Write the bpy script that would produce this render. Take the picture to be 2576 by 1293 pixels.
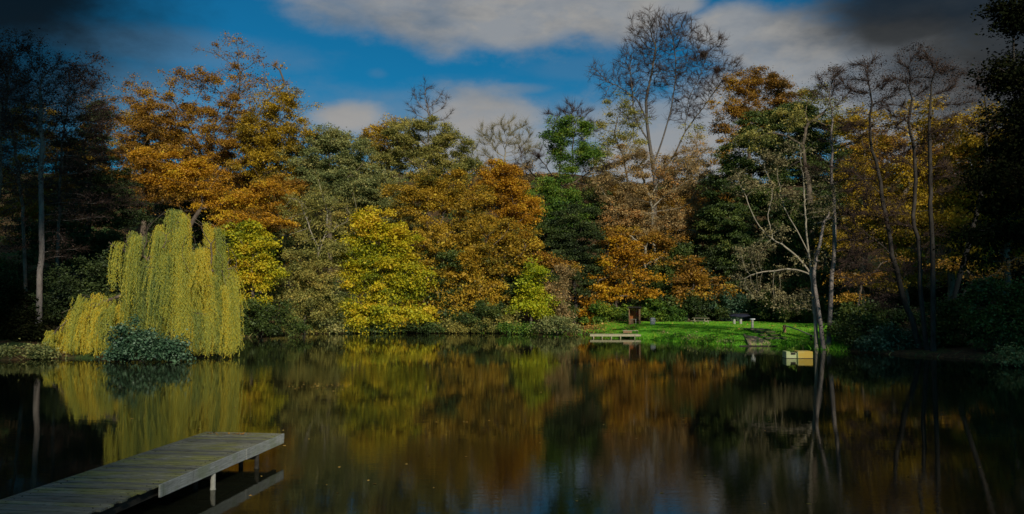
import bpy, bmesh, math, random
import numpy as np
from mathutils import Vector
for o in list(bpy.data.objects): bpy.data.objects.remove(o)
scn = bpy.context.scene
COL = scn.collection
R = math.radians

# ---------------------------------------------------------------- camera
FP, HOR, CX, CY = 2060.8, 745.3, 1288.0, 646.5      # focal length, horizon row and centre of the photograph at 2576 x 1293
CAMZ = 4.3
PITCH = math.atan((HOR - CY) / FP)
cam = bpy.data.cameras.new('camera'); camo = bpy.data.objects.new('camera', cam); COL.objects.link(camo)
camo.location = (0, 0, CAMZ); camo.rotation_euler = (math.pi/2 + PITCH, 0, 0)
cam.sensor_width = 36; cam.lens = 36*FP/2576; cam.clip_start = 0.1; cam.clip_end = 6000
scn.camera = camo

# ---------------------------------------------------------------- sun
SUN_AZ, SUN_EL = R(161), R(29)                        # azimuth clockwise from +Y: behind the camera, to its right
SD = Vector((math.sin(SUN_AZ)*math.cos(SUN_EL), math.cos(SUN_AZ)*math.cos(SUN_EL), math.sin(SUN_EL)))
sl = bpy.data.lights.new('sun', 'SUN'); sl.energy = 4.2; sl.angle = R(0.6); sl.color = (1.0, .93, .80)
so = bpy.data.objects.new('sun', sl); COL.objects.link(so)
so.rotation_euler = SD.to_track_quat('Z', 'Y').to_euler()
scn.view_settings.view_transform = 'Standard'; scn.view_settings.look = 'None'
scn.view_settings.exposure = 0.0; scn.view_settings.gamma = 1.0
scn.cycles.max_bounces = 6; scn.cycles.diffuse_bounces = 2; scn.cycles.glossy_bounces = 3
scn.cycles.transmission_bounces = 3; scn.cycles.use_denoising = True
scn.cycles.sample_clamp_indirect = 4.0

# ---------------------------------------------------------------- node helpers
class NT:
    def __init__(s, tree): s.t = tree; s.n = tree.nodes; s.l = tree.links
    def new(s, typ, **kw):
        n = s.n.new(typ)
        for k, v in kw.items(): setattr(n, k, v)
        return n
    def inp(s, sock, v):
        if v is None: return
        if isinstance(v, bpy.types.NodeSocket): s.l.new(v, sock)
        else: sock.default_value = v
    def math(s, op, a, b=None, c=None, clamp=False):
        n = s.new('ShaderNodeMath', operation=op); n.use_clamp = clamp
        s.inp(n.inputs[0], a); s.inp(n.inputs[1], b)
        if c is not None: s.inp(n.inputs[2], c)
        return n.outputs[0]
    def smooth(s, x, a, b):
        n = s.new('ShaderNodeMapRange'); n.interpolation_type = 'SMOOTHSTEP'
        s.inp(n.inputs[0], x); n.inputs[1].default_value = a; n.inputs[2].default_value = b
        n.inputs[3].default_value = 0; n.inputs[4].default_value = 1
        return n.outputs[0]
    def mix(s, f, a, b, mode='MIX'):
        n = s.new('ShaderNodeMix'); n.data_type = 'RGBA'; n.blend_type = mode
        s.inp(n.inputs[0], f)
        for k, v in ((6, a), (7, b)):
            if isinstance(v, tuple) and len(v) == 3: v = (*v, 1)
            s.inp(n.inputs[k], v)
        return n.outputs[2]
    def noise(s, vec, scale, detail=3, rough=.55, out=0, dist=0):
        n = s.new('ShaderNodeTexNoise'); s.inp(n.inputs['Vector'], vec)
        n.inputs['Scale'].default_value = scale; n.inputs['Detail'].default_value = detail
        n.inputs['Roughness'].default_value = rough; n.inputs['Distortion'].default_value = dist
        return n.outputs[out]
    def ramp(s, f, stops):
        n = s.new('ShaderNodeValToRGB'); s.inp(n.inputs[0], f)
        e = n.color_ramp.elements
        while len(e) > 1: e.remove(e[-1])
        for i, (p, c) in enumerate(stops):
            q = e[0] if i == 0 else e.new(p)
            q.position = p; q.color = (*c, 1)
        return n.outputs[0]
    def mapping(s, vec, scale=(1,1,1), rot=(0,0,0)):
        n = s.new('ShaderNodeMapping'); s.inp(n.inputs[0], vec)
        n.inputs['Scale'].default_value = scale; n.inputs['Rotation'].default_value = rot
        return n.outputs[0]

def ae(px, py):     # azimuth / elevation seen at a row and column of the picture
    u = (px-CX)/FP; v = (CY-py)/FP
    y = math.cos(PITCH) - v*math.sin(PITCH); z = math.sin(PITCH) + v*math.cos(PITCH)
    return math.atan2(u, y), math.atan2(z, math.hypot(u, y))

# ---------------------------------------------------------------- sky
world = bpy.data.worlds.new('World'); scn.world = world; world.use_nodes = True
W = NT(world.node_tree); W.n.clear()
sky = W.new('ShaderNodeTexSky', sky_type='NISHITA'); sky.sun_disc = False
sky.sun_elevation = SUN_EL; sky.sun_rotation = SUN_AZ
sky.air_density = 1.0; sky.dust_density = 0.3; sky.ozone_density = 3.0
tc = W.new('ShaderNodeTexCoord').outputs['Generated']
sep = W.new('ShaderNodeSeparateXYZ'); W.inp(sep.inputs[0], tc)
X, Y, Z = sep.outputs
AZ = W.math('ARCTAN2', X, Y)
EL = W.math('ARCSINE', Z)
nz1 = W.noise(W.mapping(tc, (1, 1, 1.8)), 6.0, 8, .62)
nz2 = W.noise(W.mapping(tc, (1, 1, 2.2)), 13.0, 6, .6)
nzs = W.math('ADD', W.math('MULTIPLY', W.math('SUBTRACT', nz1, .5), 1.5), W.math('MULTIPLY', W.math('SUBTRACT', nz2, .5), 1.2))
def cloudmask(lst, soft, amp):
    tot = None
    for (px, py, rx, ry, op) in lst:
        a, e = ae(px, py)
        dx = W.math('DIVIDE', W.math('SUBTRACT', AZ, a), rx/FP)
        dy = W.math('DIVIDE', W.math('SUBTRACT', EL, e), ry/FP)
        d = W.math('SQRT', W.math('ADD', W.math('MULTIPLY', dx, dx), W.math('MULTIPLY', dy, dy)))
        d = W.math('ADD', d, W.math('MULTIPLY', nzs, amp))
        m = W.math('MULTIPLY', W.math('SUBTRACT', 1.0, W.smooth(d, 1-soft, 1+soft)), op)
        tot = m if tot is None else W.math('MAXIMUM', tot, m)
    return tot
white = cloudmask([(900,-10,190,80,.75),(1080,20,200,95,.9),(1300,20,230,95,.95),(1530,20,190,80,.97),(1700,10,70,30,.8),
                   (880,300,95,42,1.0),(1215,300,150,68,1.0),(1230,380,260,70,.9),(1840,70,110,50,.97),(1960,115,170,75,.95),
                   (2150,170,260,90,.9),(2000,240,330,100,.85),(1700,330,330,90,.7),(1680,410,260,90,.95),(2400,260,300,150,.9)], .42, .9)
thin = cloudmask([(420,120,300,40,.22),(1290,225,90,14,.35),(950,185,25,12,.10),(1500,170,160,30,.12),(1100,330,700,90,.35),(300,260,180,90,.25)], .6, 1.0)
cloudVignetteR = cloudmask([(2330,20,250,90,1.0),(2650,80,330,260,1.0)], .55, .5)  # dark cloud at top right, with lens vignette darkening painted into the sky
vignetteL = cloudmask([(-40,-30,330,190,1.0),(-150,250,260,330,1.0),(70,180,170,170,.85)], .65, .5)  # lens vignette on the left, painted into the sky as dark patches
blue = W.mix(1.0, sky.outputs[0], (0.035, .40, .53, 1), 'MULTIPLY')
# clouds: broad field elsewhere in the sky (behind and above the camera), brighter tops and greyer bellies
behind = W.math('MULTIPLY', W.smooth(W.math('ADD', nz1, W.math('MULTIPLY', EL, .12)), .50, .62), W.smooth(EL, .40, .55))
cshade = W.noise(W.mapping(tc, (1, 1, 2.4)), 9.0, 5, .6)
ccol = W.ramp(cshade, [(.28, (1.6, 1.8, 2.0)), (.45, (2.35, 2.4, 2.45)), (.60, (3.0, 2.95, 2.85))])
elow = W.math('SUBTRACT', 1.0, W.smooth(EL, .20, .27))
ccol = W.mix(W.math('MULTIPLY', elow, .85), ccol, (3.1, 3.05, 3.0, 1))
base = W.mix(thin, blue, (2.2, 2.35, 2.5, 1))
white = W.math('MULTIPLY', white, W.math('ADD', .84, W.math('MULTIPLY', W.smooth(nz2, .40, .58), .16)))
base = W.mix(white, base, ccol)
base = W.mix(W.math('MULTIPLY', behind, .8), base, (1.6, 1.7, 1.85, 1))
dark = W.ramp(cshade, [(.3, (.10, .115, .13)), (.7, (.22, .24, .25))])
base = W.mix(W.math('MULTIPLY', cloudVignetteR, .93), base, dark)
base = W.mix(W.math('MULTIPLY', vignetteL, .97), base, (.03, .05, .065, 1))
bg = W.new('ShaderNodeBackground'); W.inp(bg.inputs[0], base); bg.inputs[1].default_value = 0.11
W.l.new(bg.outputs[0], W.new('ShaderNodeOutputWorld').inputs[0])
world.cycles.sampling_method = 'MANUAL'; world.cycles.sample_map_resolution = 512

# ---------------------------------------------------------------- materials
def new_mat(name):
    m = bpy.data.materials.new(name); m.use_nodes = True
    t = NT(m.node_tree); t.n.clear()
    return m, t, t.new('ShaderNodeOutputMaterial')

def principled(t, out, col, rough=.8, spec=.3, normal=None, **kw):
    p = t.new('ShaderNodeBsdfPrincipled')
    if isinstance(col, tuple) and len(col) == 3: col = (*col, 1)
    t.inp(p.inputs['Base Color'], col); t.inp(p.inputs['Roughness'], rough)
    p.inputs['Specular IOR Level'].default_value = spec
    if normal is not None: t.l.new(normal, p.inputs['Normal'])
    t.l.new(p.outputs[0], out.inputs[0]); return p

def bump(t, h, strength=.5, dist=.05):
    b = t.new('ShaderNodeBump'); b.inputs['Strength'].default_value = strength; b.inputs['Distance'].default_value = dist
    t.l.new(h, b.inputs['Height']); return b.outputs[0]

def leaf_mat(name, stops, trans=.3, gloss=.02):
    m, t, out = new_mat(name)
    at = t.new('ShaderNodeAttribute', attribute_name='t')
    n = len(stops)
    c = t.ramp(at.outputs['Fac'], [(i/(n-1), s) for i, s in enumerate(stops)])
    d = t.new('ShaderNodeBsdfDiffuse'); t.inp(d.inputs[0], c)
    tr = t.new('ShaderNodeBsdfTranslucent'); t.inp(tr.inputs[0], c)
    g = t.new('ShaderNodeBsdfGlossy'); g.inputs['Roughness'].default_value = .6
    a = t.new('ShaderNodeMixShader'); a.inputs[0].default_value = trans
    t.l.new(d.outputs[0], a.inputs[1]); t.l.new(tr.outputs[0], a.inputs[2])
    b = t.new('ShaderNodeMixShader'); b.inputs[0].default_value = gloss
    t.l.new(a.outputs[0], b.inputs[1]); t.l.new(g.outputs[0], b.inputs[2])
    t.l.new(b.outputs[0], out.inputs[0]); return m

def bark_mat(name, c1, c2, scale=3.0):
    m, t, out = new_mat(name)
    co = t.new('ShaderNodeTexCoord').outputs['Object']
    n = t.noise(t.mapping(co, (1, 1, .35)), scale, 5, .65)
    n2 = t.noise(t.mapping(co, (1, 1, .2)), scale*5, 3, .6)
    c = t.ramp(n, [(.35, c1), (.65, c2)])
    c = t.mix(t.math('MULTIPLY', t.smooth(n2, .5, .7), .5), c, tuple(x*.45 for x in c1))
    principled(t, out, c, .9, .15, bump(t, n2, .6, .04)); return m

L = {
 'orange': leaf_mat('leaves_orange', [(.15,.09,.012),(.42,.19,.010),(.58,.29,.012),(.62,.42,.02)]),
 'rust':   leaf_mat('leaves_rust', [(.12,.075,.018),(.28,.135,.016),(.40,.20,.018),(.48,.32,.03)]),
 'amber':  leaf_mat('leaves_amber', [(.11,.11,.015),(.32,.205,.016),(.50,.285,.018),(.58,.42,.035)]),
 'yellow': leaf_mat('leaves_yellow', [(.12,.16,.010),(.36,.36,.012),(.58,.46,.014),(.66,.42,.02)]),
 'lime':   leaf_mat('leaves_lime', [(.10,.17,.01),(.26,.32,.01),(.46,.46,.012),(.62,.50,.02)]),
 'gold':   leaf_mat('leaves_gold', [(.12,.10,.012),(.30,.19,.012),(.48,.30,.015),(.60,.40,.02)]),
 'olive':  leaf_mat('leaves_olive', [(.08,.095,.025),(.22,.215,.045),(.36,.31,.07),(.50,.38,.08)]),
 'sage':   leaf_mat('leaves_sage', [(.07,.09,.03),(.17,.20,.06),(.31,.31,.10),(.46,.38,.12)]),
 'green':  leaf_mat('leaves_green', [(.025,.06,.012),(.07,.15,.018),(.14,.23,.02),(.26,.30,.025)]),
 'deep':   leaf_mat('leaves_deep_green', [(.018,.032,.008),(.042,.07,.012),(.075,.115,.016),(.16,.17,.03)], .2, .03),
 'yew':    leaf_mat('leaves_yew', [(.014,.024,.008),(.03,.046,.012),(.045,.065,.016),(.07,.09,.02)], .1, .02),
 'rhodo':  leaf_mat('leaves_rhododendron', [(.010,.035,.016),(.022,.065,.026),(.05,.11,.045),(.12,.19,.10)], .1, .05),
 'willow': leaf_mat('leaves_willow', [(.10,.15,.035),(.36,.37,.05),(.60,.47,.03),(.68,.43,.02)], .35),
 'tan':    leaf_mat('leaves_tan', [(.12,.09,.04),(.29,.20,.08),(.42,.29,.11),(.48,.22,.05)]),
 'purple': leaf_mat('twigs_purple', [(.02,.014,.012),(.045,.03,.025),(.075,.048,.036),(.12,.08,.05)], .1, 0),
 'khaki':  leaf_mat('twigs_khaki', [(.07,.06,.03),(.16,.14,.06),(.24,.20,.09),(.34,.27,.12)], .15),
 'dark':   leaf_mat('leaves_shade_darkened', [(.004,.006,.003),(.010,.013,.005),(.018,.02,.007),(.03,.025,.009)], .1, 0),  # shade of the right-edge tree is put into this leaf colour
 'grass':  leaf_mat('grass_blades', [(.05,.17,.010),(.10,.34,.012),(.17,.44,.016),(.38,.44,.04)], .3),
 'litter': leaf_mat('fallen_leaves', [(.10,.05,.02),(.28,.13,.03),(.42,.22,.04),(.5,.34,.08)], .1),
}
B = {
 'bark':  bark_mat('bark_brown', (.07,.05,.035), (.16,.125,.09)),
 'dark':  bark_mat('bark_dark', (.025,.02,.015), (.06,.05,.04)),
 'ash': bark_mat('bark_ash', (.07,.06,.05), (.14,.12,.10)),
 'pale':  bark_mat('bark_pale', (.20,.17,.12), (.36,.31,.22)),
 'grey':  bark_mat('bark_grey', (.13,.105,.09), (.26,.215,.18)),
}

# ---------------------------------------------------------------- geometry helpers
rng = np.random.default_rng(11)

def ray(px, py):
    u = (px-CX)/FP; v = (CY-py)/FP
    return np.array([u, math.cos(PITCH)-v*math.sin(PITCH), math.sin(PITCH)+v*math.cos(PITCH)])
def at(px, py, D):          # world point at distance Y = D behind a pixel
    r = ray(px, py); return np.array([0, 0, CAMZ]) + r*(D/r[1])
def on_z(px, py, z=0.0):    # world point on the level z
    r = ray(px, py); return np.array([0, 0, CAMZ]) + r*((z-CAMZ)/r[2])

def np_mesh(name, V, F, mat, attr=None, smooth=False):
    """F: list of int arrays (n,k)."""
    me = bpy.data.meshes.new(name)
    V = np.asarray(V, dtype=np.float32)
    me.vertices.add(len(V)); me.vertices.foreach_set('co', V.ravel())
    F = [f for f in F if len(f)]
    li = np.concatenate([f.ravel() for f in F]).astype(np.int32)
    tot = np.concatenate([np.full(len(f), f.shape[1]) for f in F])
    st = np.concatenate([[0], np.cumsum(tot)[:-1]]).astype(np.int32)
    me.loops.add(len(li)); me.loops.foreach_set('vertex_index', li)
    me.polygons.add(len(tot)); me.polygons.foreach_set('loop_start', st)
    if smooth: me.polygons.foreach_set('use_smooth', np.ones(len(tot), dtype=bool))
    if attr is not None:
        a = me.attributes.new('t', 'FLOAT', 'FACE'); a.data.foreach_set('value', np.clip(attr, 0, 1).astype(np.float32))
    me.update(calc_edges=True)
    if mat: me.materials.append(mat)
    return me

def tag(o, label=None, cat=None, group=None, kind=None):
    if label: o['label'] = label
    if cat: o['category'] = cat
    if group: o['group'] = group
    if kind: o['kind'] = kind
    return o
def obj(name, me, parent=None, loc=None):
    o = bpy.data.objects.new(name, me); COL.objects.link(o)
    if parent is not None: o.parent = parent
    if loc is not None: o.location = loc
    return o
def thing(name, label, cat, loc=(0,0,0), rz=0, group=None):
    o = bpy.data.objects.new(name, None); COL.objects.link(o)
    o.location = loc; o.rotation_euler = (0, 0, rz); o.empty_display_size = .3
    return tag(o, label, cat, group)

class BM:       # collects boxes, tubes and slabs into one mesh
    def __init__(s): s.b = bmesh.new()
    def box(s, c, size, rz=0, rx=0, ry=0, bev=0):
        from mathutils import Matrix, Euler
        r = bmesh.ops.create_cube(s.b, size=1)
        M = Matrix.Translation(Vector(c)) @ Euler((rx, ry, rz)).to_matrix().to_4x4() @ Matrix.Diagonal((*size, 1))
        bmesh.ops.transform(s.b, matrix=M, verts=r['verts'])
        if bev:
            es = {e for v in r['verts'] for e in v.link_edges}
            bmesh.ops.bevel(s.b, geom=list(es), offset=bev, segments=2, affect='EDGES', profile=.7)
        return s
    def bar(s, p, q, w, h):     # rectangular bar between two points
        from mathutils import Matrix
        p = Vector(p); q = Vector(q); d = q-p
        r = bmesh.ops.create_cube(s.b, size=1)
        M = Matrix.Translation((p+q)/2) @ d.to_track_quat('Y', 'Z').to_matrix().to_4x4() @ Matrix.Diagonal((w, d.length, h, 1))
        bmesh.ops.transform(s.b, matrix=M, verts=r['verts']); return s
    def tube(s, p, q, r1, r2=None, n=12):
        from mathutils import Matrix
        p = Vector(p); q = Vector(q); d = q-p
        M = Matrix.Translation((p+q)/2) @ d.to_track_quat('Z', 'Y').to_matrix().to_4x4()
        bmesh.ops.create_cone(s.b, cap_ends=True, segments=n, radius1=r1, radius2=r1 if r2 is None else r2, depth=d.length, matrix=M)
        return s
    def build(s, name, mat, parent=None, smooth=False):
        me = bpy.data.meshes.new(name); s.b.to_mesh(me); s.b.free()
        if mat: me.materials.append(mat)
        if smooth:
            for p in me.polygons: p.use_smooth = True
        return obj(name, me, parent)

# ---------------------------------------------------------------- ground
SHORE = [(0,907),(130,902),(280,903),(410,898),(550,889),(577,867),(592,853),(650,846),(770,840),(940,838),(1200,838),(1460,840),
         (1545,848),(1615,852),(1683,859),(1800,867),(1872,870),(1940,871),(2000,873),(2060,879),(2146,885),(2250,893),(2370,900),(2490,907),(2576,912)]
POLY = [tuple(on_z(x, y)[:2]) for x, y in SHORE] + [(31,45),(25.5,40),(24.6,30),(22,18),(14,6),(0,4.5),(-22,6),(-44,20),(-48,42)]
POLY = np.array(POLY)
def sdist(x, y):            # signed distance to the pond's edge, positive on land
    x = np.asarray(x, float); y = np.asarray(y, float)
    d = np.full(x.shape, 1e9); ins = np.zeros(x.shape, bool)
    for i in range(len(POLY)):
        ax, ay = POLY[i]; bx, by = POLY[(i+1) % len(POLY)]
        ex, ey = bx-ax, by-ay
        t = np.clip(((x-ax)*ex+(y-ay)*ey)/(ex*ex+ey*ey), 0, 1)
        d = np.minimum(d, np.hypot(x-ax-t*ex, y-ay-t*ey))
        c = ((ay > y) != (by > y)) & (x < (bx-ax)*(y-ay)/(by-ay+1e-12)+ax)
        ins ^= c
    return np.where(ins, -d, d)
def sm(a, b, x):
    t = np.clip((x-a)/(b-a), 0, 1); return t*t*(3-2*t)
def lawn_mask(x, y):
    px = CX + FP*x/np.maximum(y, 1)
    return sm(1480, 1560, px)*(1-sm(2070, 2150, px))*sm(60, 66, y)*(1-sm(103, 107, y))
def height(x, y):
    x = np.asarray(x, float); y = np.asarray(y, float)
    s = sdist(x, y)
    px = CX + FP*x/np.maximum(y, 1)
    lz = sm(1440, 1560, px)*(1-sm(2100, 2250, px))*sm(55, 65, y)
    wob = .12*np.sin(x*.45+1.3)*np.cos(y*.37) + .06*np.sin(x*1.3+y*.9)
    z = .28*sm(0, .6, s) + (.25+.45*lz)*sm(.4, 8, s)
    s0 = 7 + 26*lz
    z = z + 29*sm(105, 187, y)*sm(0, 14, s) + 2.5*sm(0, 25, s-s0)*(1-lz) + .035*np.maximum(s-s0, 0)*0 + wob*sm(.5, 5, s)*(.5+.5*(1-lz))
    near = sm(8, 0, y)
    z = z + near*sm(0, 4, s)*2.0*(1-sm(0,40,np.abs(x)))
    return np.where(s < 0, -np.minimum(1.6, -s*.55)-.02, z)
def gz(x, y): return float(height(np.array([x]), np.array([y]))[0])

def axis(lo, hi, step, far):
    a = np.arange(lo, hi+.01, step)
    ext = []; v = hi; st = step
    while v < far: st *= 1.35; v += st; ext.append(v)
    ext2 = []; v = lo; st = step
    while v > -far: st *= 1.35; v -= st; ext2.append(v)
    return np.array(ext2[::-1] + list(a) + ext)
gx = axis(-75, 75, 1.0, 2600); gy = axis(-8, 150, 1.0, 2600)
GX, GY = np.meshgrid(gx, gy)
GZ = height(GX.ravel(), GY.ravel())
nX, nY = len(gx), len(gy)
idx = np.arange(nX*nY).reshape(nY, nX)
GF = np.stack([idx[:-1,:-1], idx[:-1,1:], idx[1:,1:], idx[1:,:-1]], -1).reshape(-1, 4)
m, t, out = new_mat('woodland_floor')
co = t.new('ShaderNodeTexCoord').outputs['Object']
n1 = t.noise(co, .35, 5, .6); n2 = t.noise(co, 4.0, 5, .7); n3 = t.noise(co, 14, 3, .6)
litter = t.ramp(n2, [(.3, (.022,.017,.010)), (.5, (.06,.038,.018)), (.68, (.15,.08,.03))])
moss = t.ramp(n2, [(.3, (.015,.03,.010)), (.7, (.05,.09,.02))])
soil = t.mix(t.smooth(n1, .48, .62), litter, moss)
grass = t.ramp(n3, [(.3, (.04,.14,.010)), (.5, (.085,.29,.012)), (.72, (.17,.36,.02))])
grass = t.mix(t.math('MULTIPLY', t.smooth(n1, .5, .75), .4), grass, (.14,.20,.02))
la = t.new('ShaderNodeAttribute', attribute_name='lawn').outputs['Fac']
la = t.smooth(t.math('ADD', la, t.math('MULTIPLY', t.math('SUBTRACT', n2, .5), .5)), .4, .6)
principled(t, out, t.mix(la, soil, grass), .95, .1, bump(t, n3, .6, .08))
me = np_mesh('ground', np.stack([GX.ravel(), GY.ravel(), GZ], -1), [GF], m, smooth=True)
a = me.attributes.new('lawn', 'FLOAT', 'POINT'); a.data.foreach_set('value', lawn_mask(GX.ravel(), GY.ravel()).astype(np.float32))
tag(obj('ground', me), 'leaf covered woodland floor and mown lawn around the pond', kind='structure')

# ---------------------------------------------------------------- water
m, t, out = new_mat('pond_water')
co = t.new('ShaderNodeTexCoord').outputs['Object']
big = t.noise(t.mapping(co, (.6, 1.6, 1)), .05, 2, .5)
mid = t.noise(t.mapping(co, (.8, 1.5, 1)), .9, 4, .55, dist=.3)
fin = t.noise(t.mapping(co, (.8, 2.0, 1)), 5.0, 3, .6)
calm = t.smooth(big, .42, .62)
wav = t.noise(t.mapping(co, (.45, 1.7, 1)), 2.4, 3, .55)
h = t.math('ADD', t.math('MULTIPLY', mid, .035), t.math('MULTIPLY', fin, t.math('ADD', .003, t.math('MULTIPLY', calm, .05))))
h = t.math('ADD', h, t.math('MULTIPLY', wav, .036))
b = t.new('ShaderNodeBump'); b.inputs['Strength'].default_value = .032; b.inputs['Distance'].default_value = 1.0
t.l.new(h, b.inputs['Height'])
gl = t.new('ShaderNodeBsdfGlossy'); gl.inputs['Roughness'].default_value = .012; gl.inputs[0].default_value = (.90, .90, .85, 1)
t.l.new(b.outputs[0], gl.inputs['Normal'])
df = t.new('ShaderNodeBsdfDiffuse'); df.inputs[0].default_value = (.010, .011, .006, 1)
fr = t.new('ShaderNodeFresnel'); fr.inputs[0].default_value = 1.42; t.l.new(b.outputs[0], fr.inputs['Normal'])
mx = t.new('ShaderNodeMixShader'); t.l.new(fr.outputs[0], mx.inputs[0])
t.l.new(df.outputs[0], mx.inputs[1]); t.l.new(gl.outputs[0], mx.inputs[2]); t.l.new(mx.outputs[0], out.inputs[0])
me = np_mesh('water', [(-60,0,0),(60,0,0),(60,110,0),(-60,110,0)], [np.array([[0,1,2,3]])], m)
tag(obj('water', me), 'dark still pond reflecting the trees', kind='structure')

# ---------------------------------------------------------------- trees
def sub(pts, step):
    out = [np.array(pts[0], float)]
    for a, b in zip(pts[:-1], pts[1:]):
        a = np.array(a, float); b = np.array(b, float); n = max(1, int(np.linalg.norm(b-a)/step))
        for k in range(1, n+1): out.append(a+(b-a)*k/n)
    return out

def spline(pts, step):       # smooth a hand-laid limb
    p = [np.array(q, float) for q in pts]
    if len(p) < 3: return sub(p, step)
    q = [p[0]*2-p[1]] + p + [p[-1]*2-p[-2]]; out = [p[0]]
    for i in range(1, len(q)-2):
        n = max(2, int(np.linalg.norm(q[i+1]-q[i])/step))
        for k in range(1, n+1):
            u = k/n
            out.append(.5*((2*q[i]) + (-q[i-1]+q[i+1])*u + (2*q[i-1]-5*q[i]+4*q[i+1]-q[i+2])*u*u + (-q[i-1]+3*q[i]-3*q[i+1]+q[i+2])*u**3))
    return out

NCH = [0]
def colonize(A, chains, step, di, dk, iters=160, up=.06, jit=.12, mx=16000, rg=rng):
    """space colonisation: limbs grow from the chains towards the attraction points"""
    P = []; par = []
    for ci, (pts, pidx) in enumerate(chains):
        for k, q in enumerate(pts):
            if k == 0 and pidx is not None:
                # attach to nearest existing node
                last = int(np.argmin([np.sum((x-q)**2) for x in P])); continue
            P.append(q); par.append(-1 if len(P) == 1 else (last if k or pidx is not None else len(P)-2))
            last = len(P)-1
    nd = np.full(len(A), 1e9); ni = np.zeros(len(A), int); alive = np.ones(len(A), bool)
    def upd(start):
        N = np.array(P[start:])
        d = np.linalg.norm(A[:, None, :]-N[None], axis=2)
        j = d.argmin(1); dm = d[np.arange(len(A)), j]
        b = dm < nd; nd[b] = dm[b]; ni[b] = j[b]+start
    # chunk the first update
    upd(0); NCH[0] = len(P)
    for it in range(iters):
        act = alive & (nd < di) & (nd > dk)
        if not act.any():
            if alive.any() and di < 60 and it < 12: di *= 1.8; continue
            break
        ids = ni[act]; u, inv = np.unique(ids, return_inverse=True)
        Pa = np.array([P[i] for i in u])
        dirs = A[act]-Pa[inv]; dirs /= np.linalg.norm(dirs, axis=1)[:, None]+1e-9
        S = np.zeros((len(u), 3)); np.add.at(S, inv, dirs)
        S /= np.linalg.norm(S, axis=1)[:, None]+1e-9
        S += rg.normal(0, jit, S.shape); S[:, 2] += up
        S /= np.linalg.norm(S, axis=1)[:, None]+1e-9
        st = len(P)
        for k, i in enumerate(u): P.append(Pa[k]+S[k]*step); par.append(int(i))
        upd(st)
        alive &= nd > dk
        if len(P) > mx: break
    return np.array(P), np.array(par)

def tree_mesh(name, P, par, R0, rt, mat, org, k=5, side=.62, nchain=0):
    """one continuous tapering trunk-and-limb mesh from the node tree"""
    n = len(P); w = np.zeros(n); ch = np.bincount(par[1:], minlength=n)
    w[ch == 0] = 1
    for i in range(n-1, 0, -1): w[par[i]] += w[i]
    e = math.log(max(w[0], 3))/math.log(R0/rt)
    r = rt*w**(1/max(e, .8))
    best = np.zeros(n, int); bw = np.zeros(n)
    for i in range(1, n):
        if w[i] > bw[par[i]]: bw[par[i]] = w[i]; best[par[i]] = i
    got = set()
    for i in range(1, nchain):
        if par[i] not in got: best[par[i]] = i; got.add(par[i])
    for i in range(1, n):
        r[i] = min(r[i], r[par[i]]*(.985 if best[par[i]] == i else side))
    r = np.maximum(r, rt*.6)
    # smooth positions
    Q = P.copy()
    for _ in range(2):
        S = np.zeros_like(Q); np.add.at(S, par[1:], Q[1:]); c = np.bincount(par[1:], minlength=n)
        avg = np.where(c[:, None] > 0, S/np.maximum(c, 1)[:, None], Q)
        pr = Q[np.maximum(par, 0)]
        Q2 = .5*Q+.25*avg+.25*pr; Q2[c == 0] = Q[c == 0]; Q2[0] = Q[0]; Q = Q2
    d = Q-Q[np.maximum(par, 0)]; d[0] = (0, 0, 1)
    d /= np.linalg.norm(d, axis=1)[:, None]+1e-9
    ref = np.array([.93, .36, .05]); u = np.cross(d, ref); u /= np.linalg.norm(u, axis=1)[:, None]+1e-9
    v = np.cross(d, u)
    an = np.arange(k)*2*math.pi/k
    ring = Q[:, None, :]+r[:, None, None]*(np.cos(an)[None, :, None]*u[:, None, :]+np.sin(an)[None, :, None]*v[:, None, :])
    if len(Q) > 3:
        ring[0] = Q[0]+(ring[0]-Q[0])*1.35
    V = ring.reshape(-1, 3)
    c = np.arange(1, n); p = par[1:]; F = []
    # a side limb starts at its parent's centre with its own width
    thin = r[c] < .55*r[p]
    base = []
    Vx = [V]; off = len(V)
    tp, tcn = p[thin], c[thin]
    if len(tcn):
        rb = np.minimum(r[tcn]*1.25, r[tp])
        rr = Q[tp][:, None, :]+rb[:, None, None]*(np.cos(an)[None, :, None]*u[tcn][:, None, :]+np.sin(an)[None, :, None]*v[tcn][:, None, :])
        Vx.append(rr.reshape(-1, 3))
        bi = off+np.arange(len(tcn))[:, None]*k+np.arange(k)[None]
        ti = tcn[:, None]*k+np.arange(k)[None]
        F.append(np.stack([bi, np.roll(bi, -1, 1), np.roll(ti, -1, 1), ti], -1).reshape(-1, 4))
    q, cc = p[~thin], c[~thin]
    bi = q[:, None]*k+np.arange(k)[None]; ti = cc[:, None]*k+np.arange(k)[None]
    F.append(np.stack([bi, np.roll(bi, -1, 1), np.roll(ti, -1, 1), ti], -1).reshape(-1, 4))
    V = np.concatenate(Vx)-org
    return np_mesh(name, V, F, mat, smooth=True), Q, r, w

def leaf_geo(C, size, asp, t, rg, droop=.25, up=.5, out=None):
    n = len(C)
    d = rg.normal(0, 1, (n, 3)); d[:, 2] = d[:, 2]*.5-droop
    if out is not None: d += out*.8
    d /= np.linalg.norm(d, axis=1)[:, None]+1e-9
    nn = rg.normal(0, 1, (n, 3))*(1-up*.6); nn[:, 2] += up*1.4
    w = np.cross(d, nn); w /= np.linalg.norm(w, axis=1)[:, None]+1e-9
    s = size*np.exp(rg.normal(-.05, .32, n))[:, None]
    b = np.cross(w, d)*s*.12
    V = np.stack([C-d*s*.5, C+w*s*asp*.5+b, C+d*s*.5, C-w*s*asp*.5+b], 1).reshape(-1, 3)
    F = (np.arange(n)*4)[:, None]+np.arange(4)[None]
    return V, F, t

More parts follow.
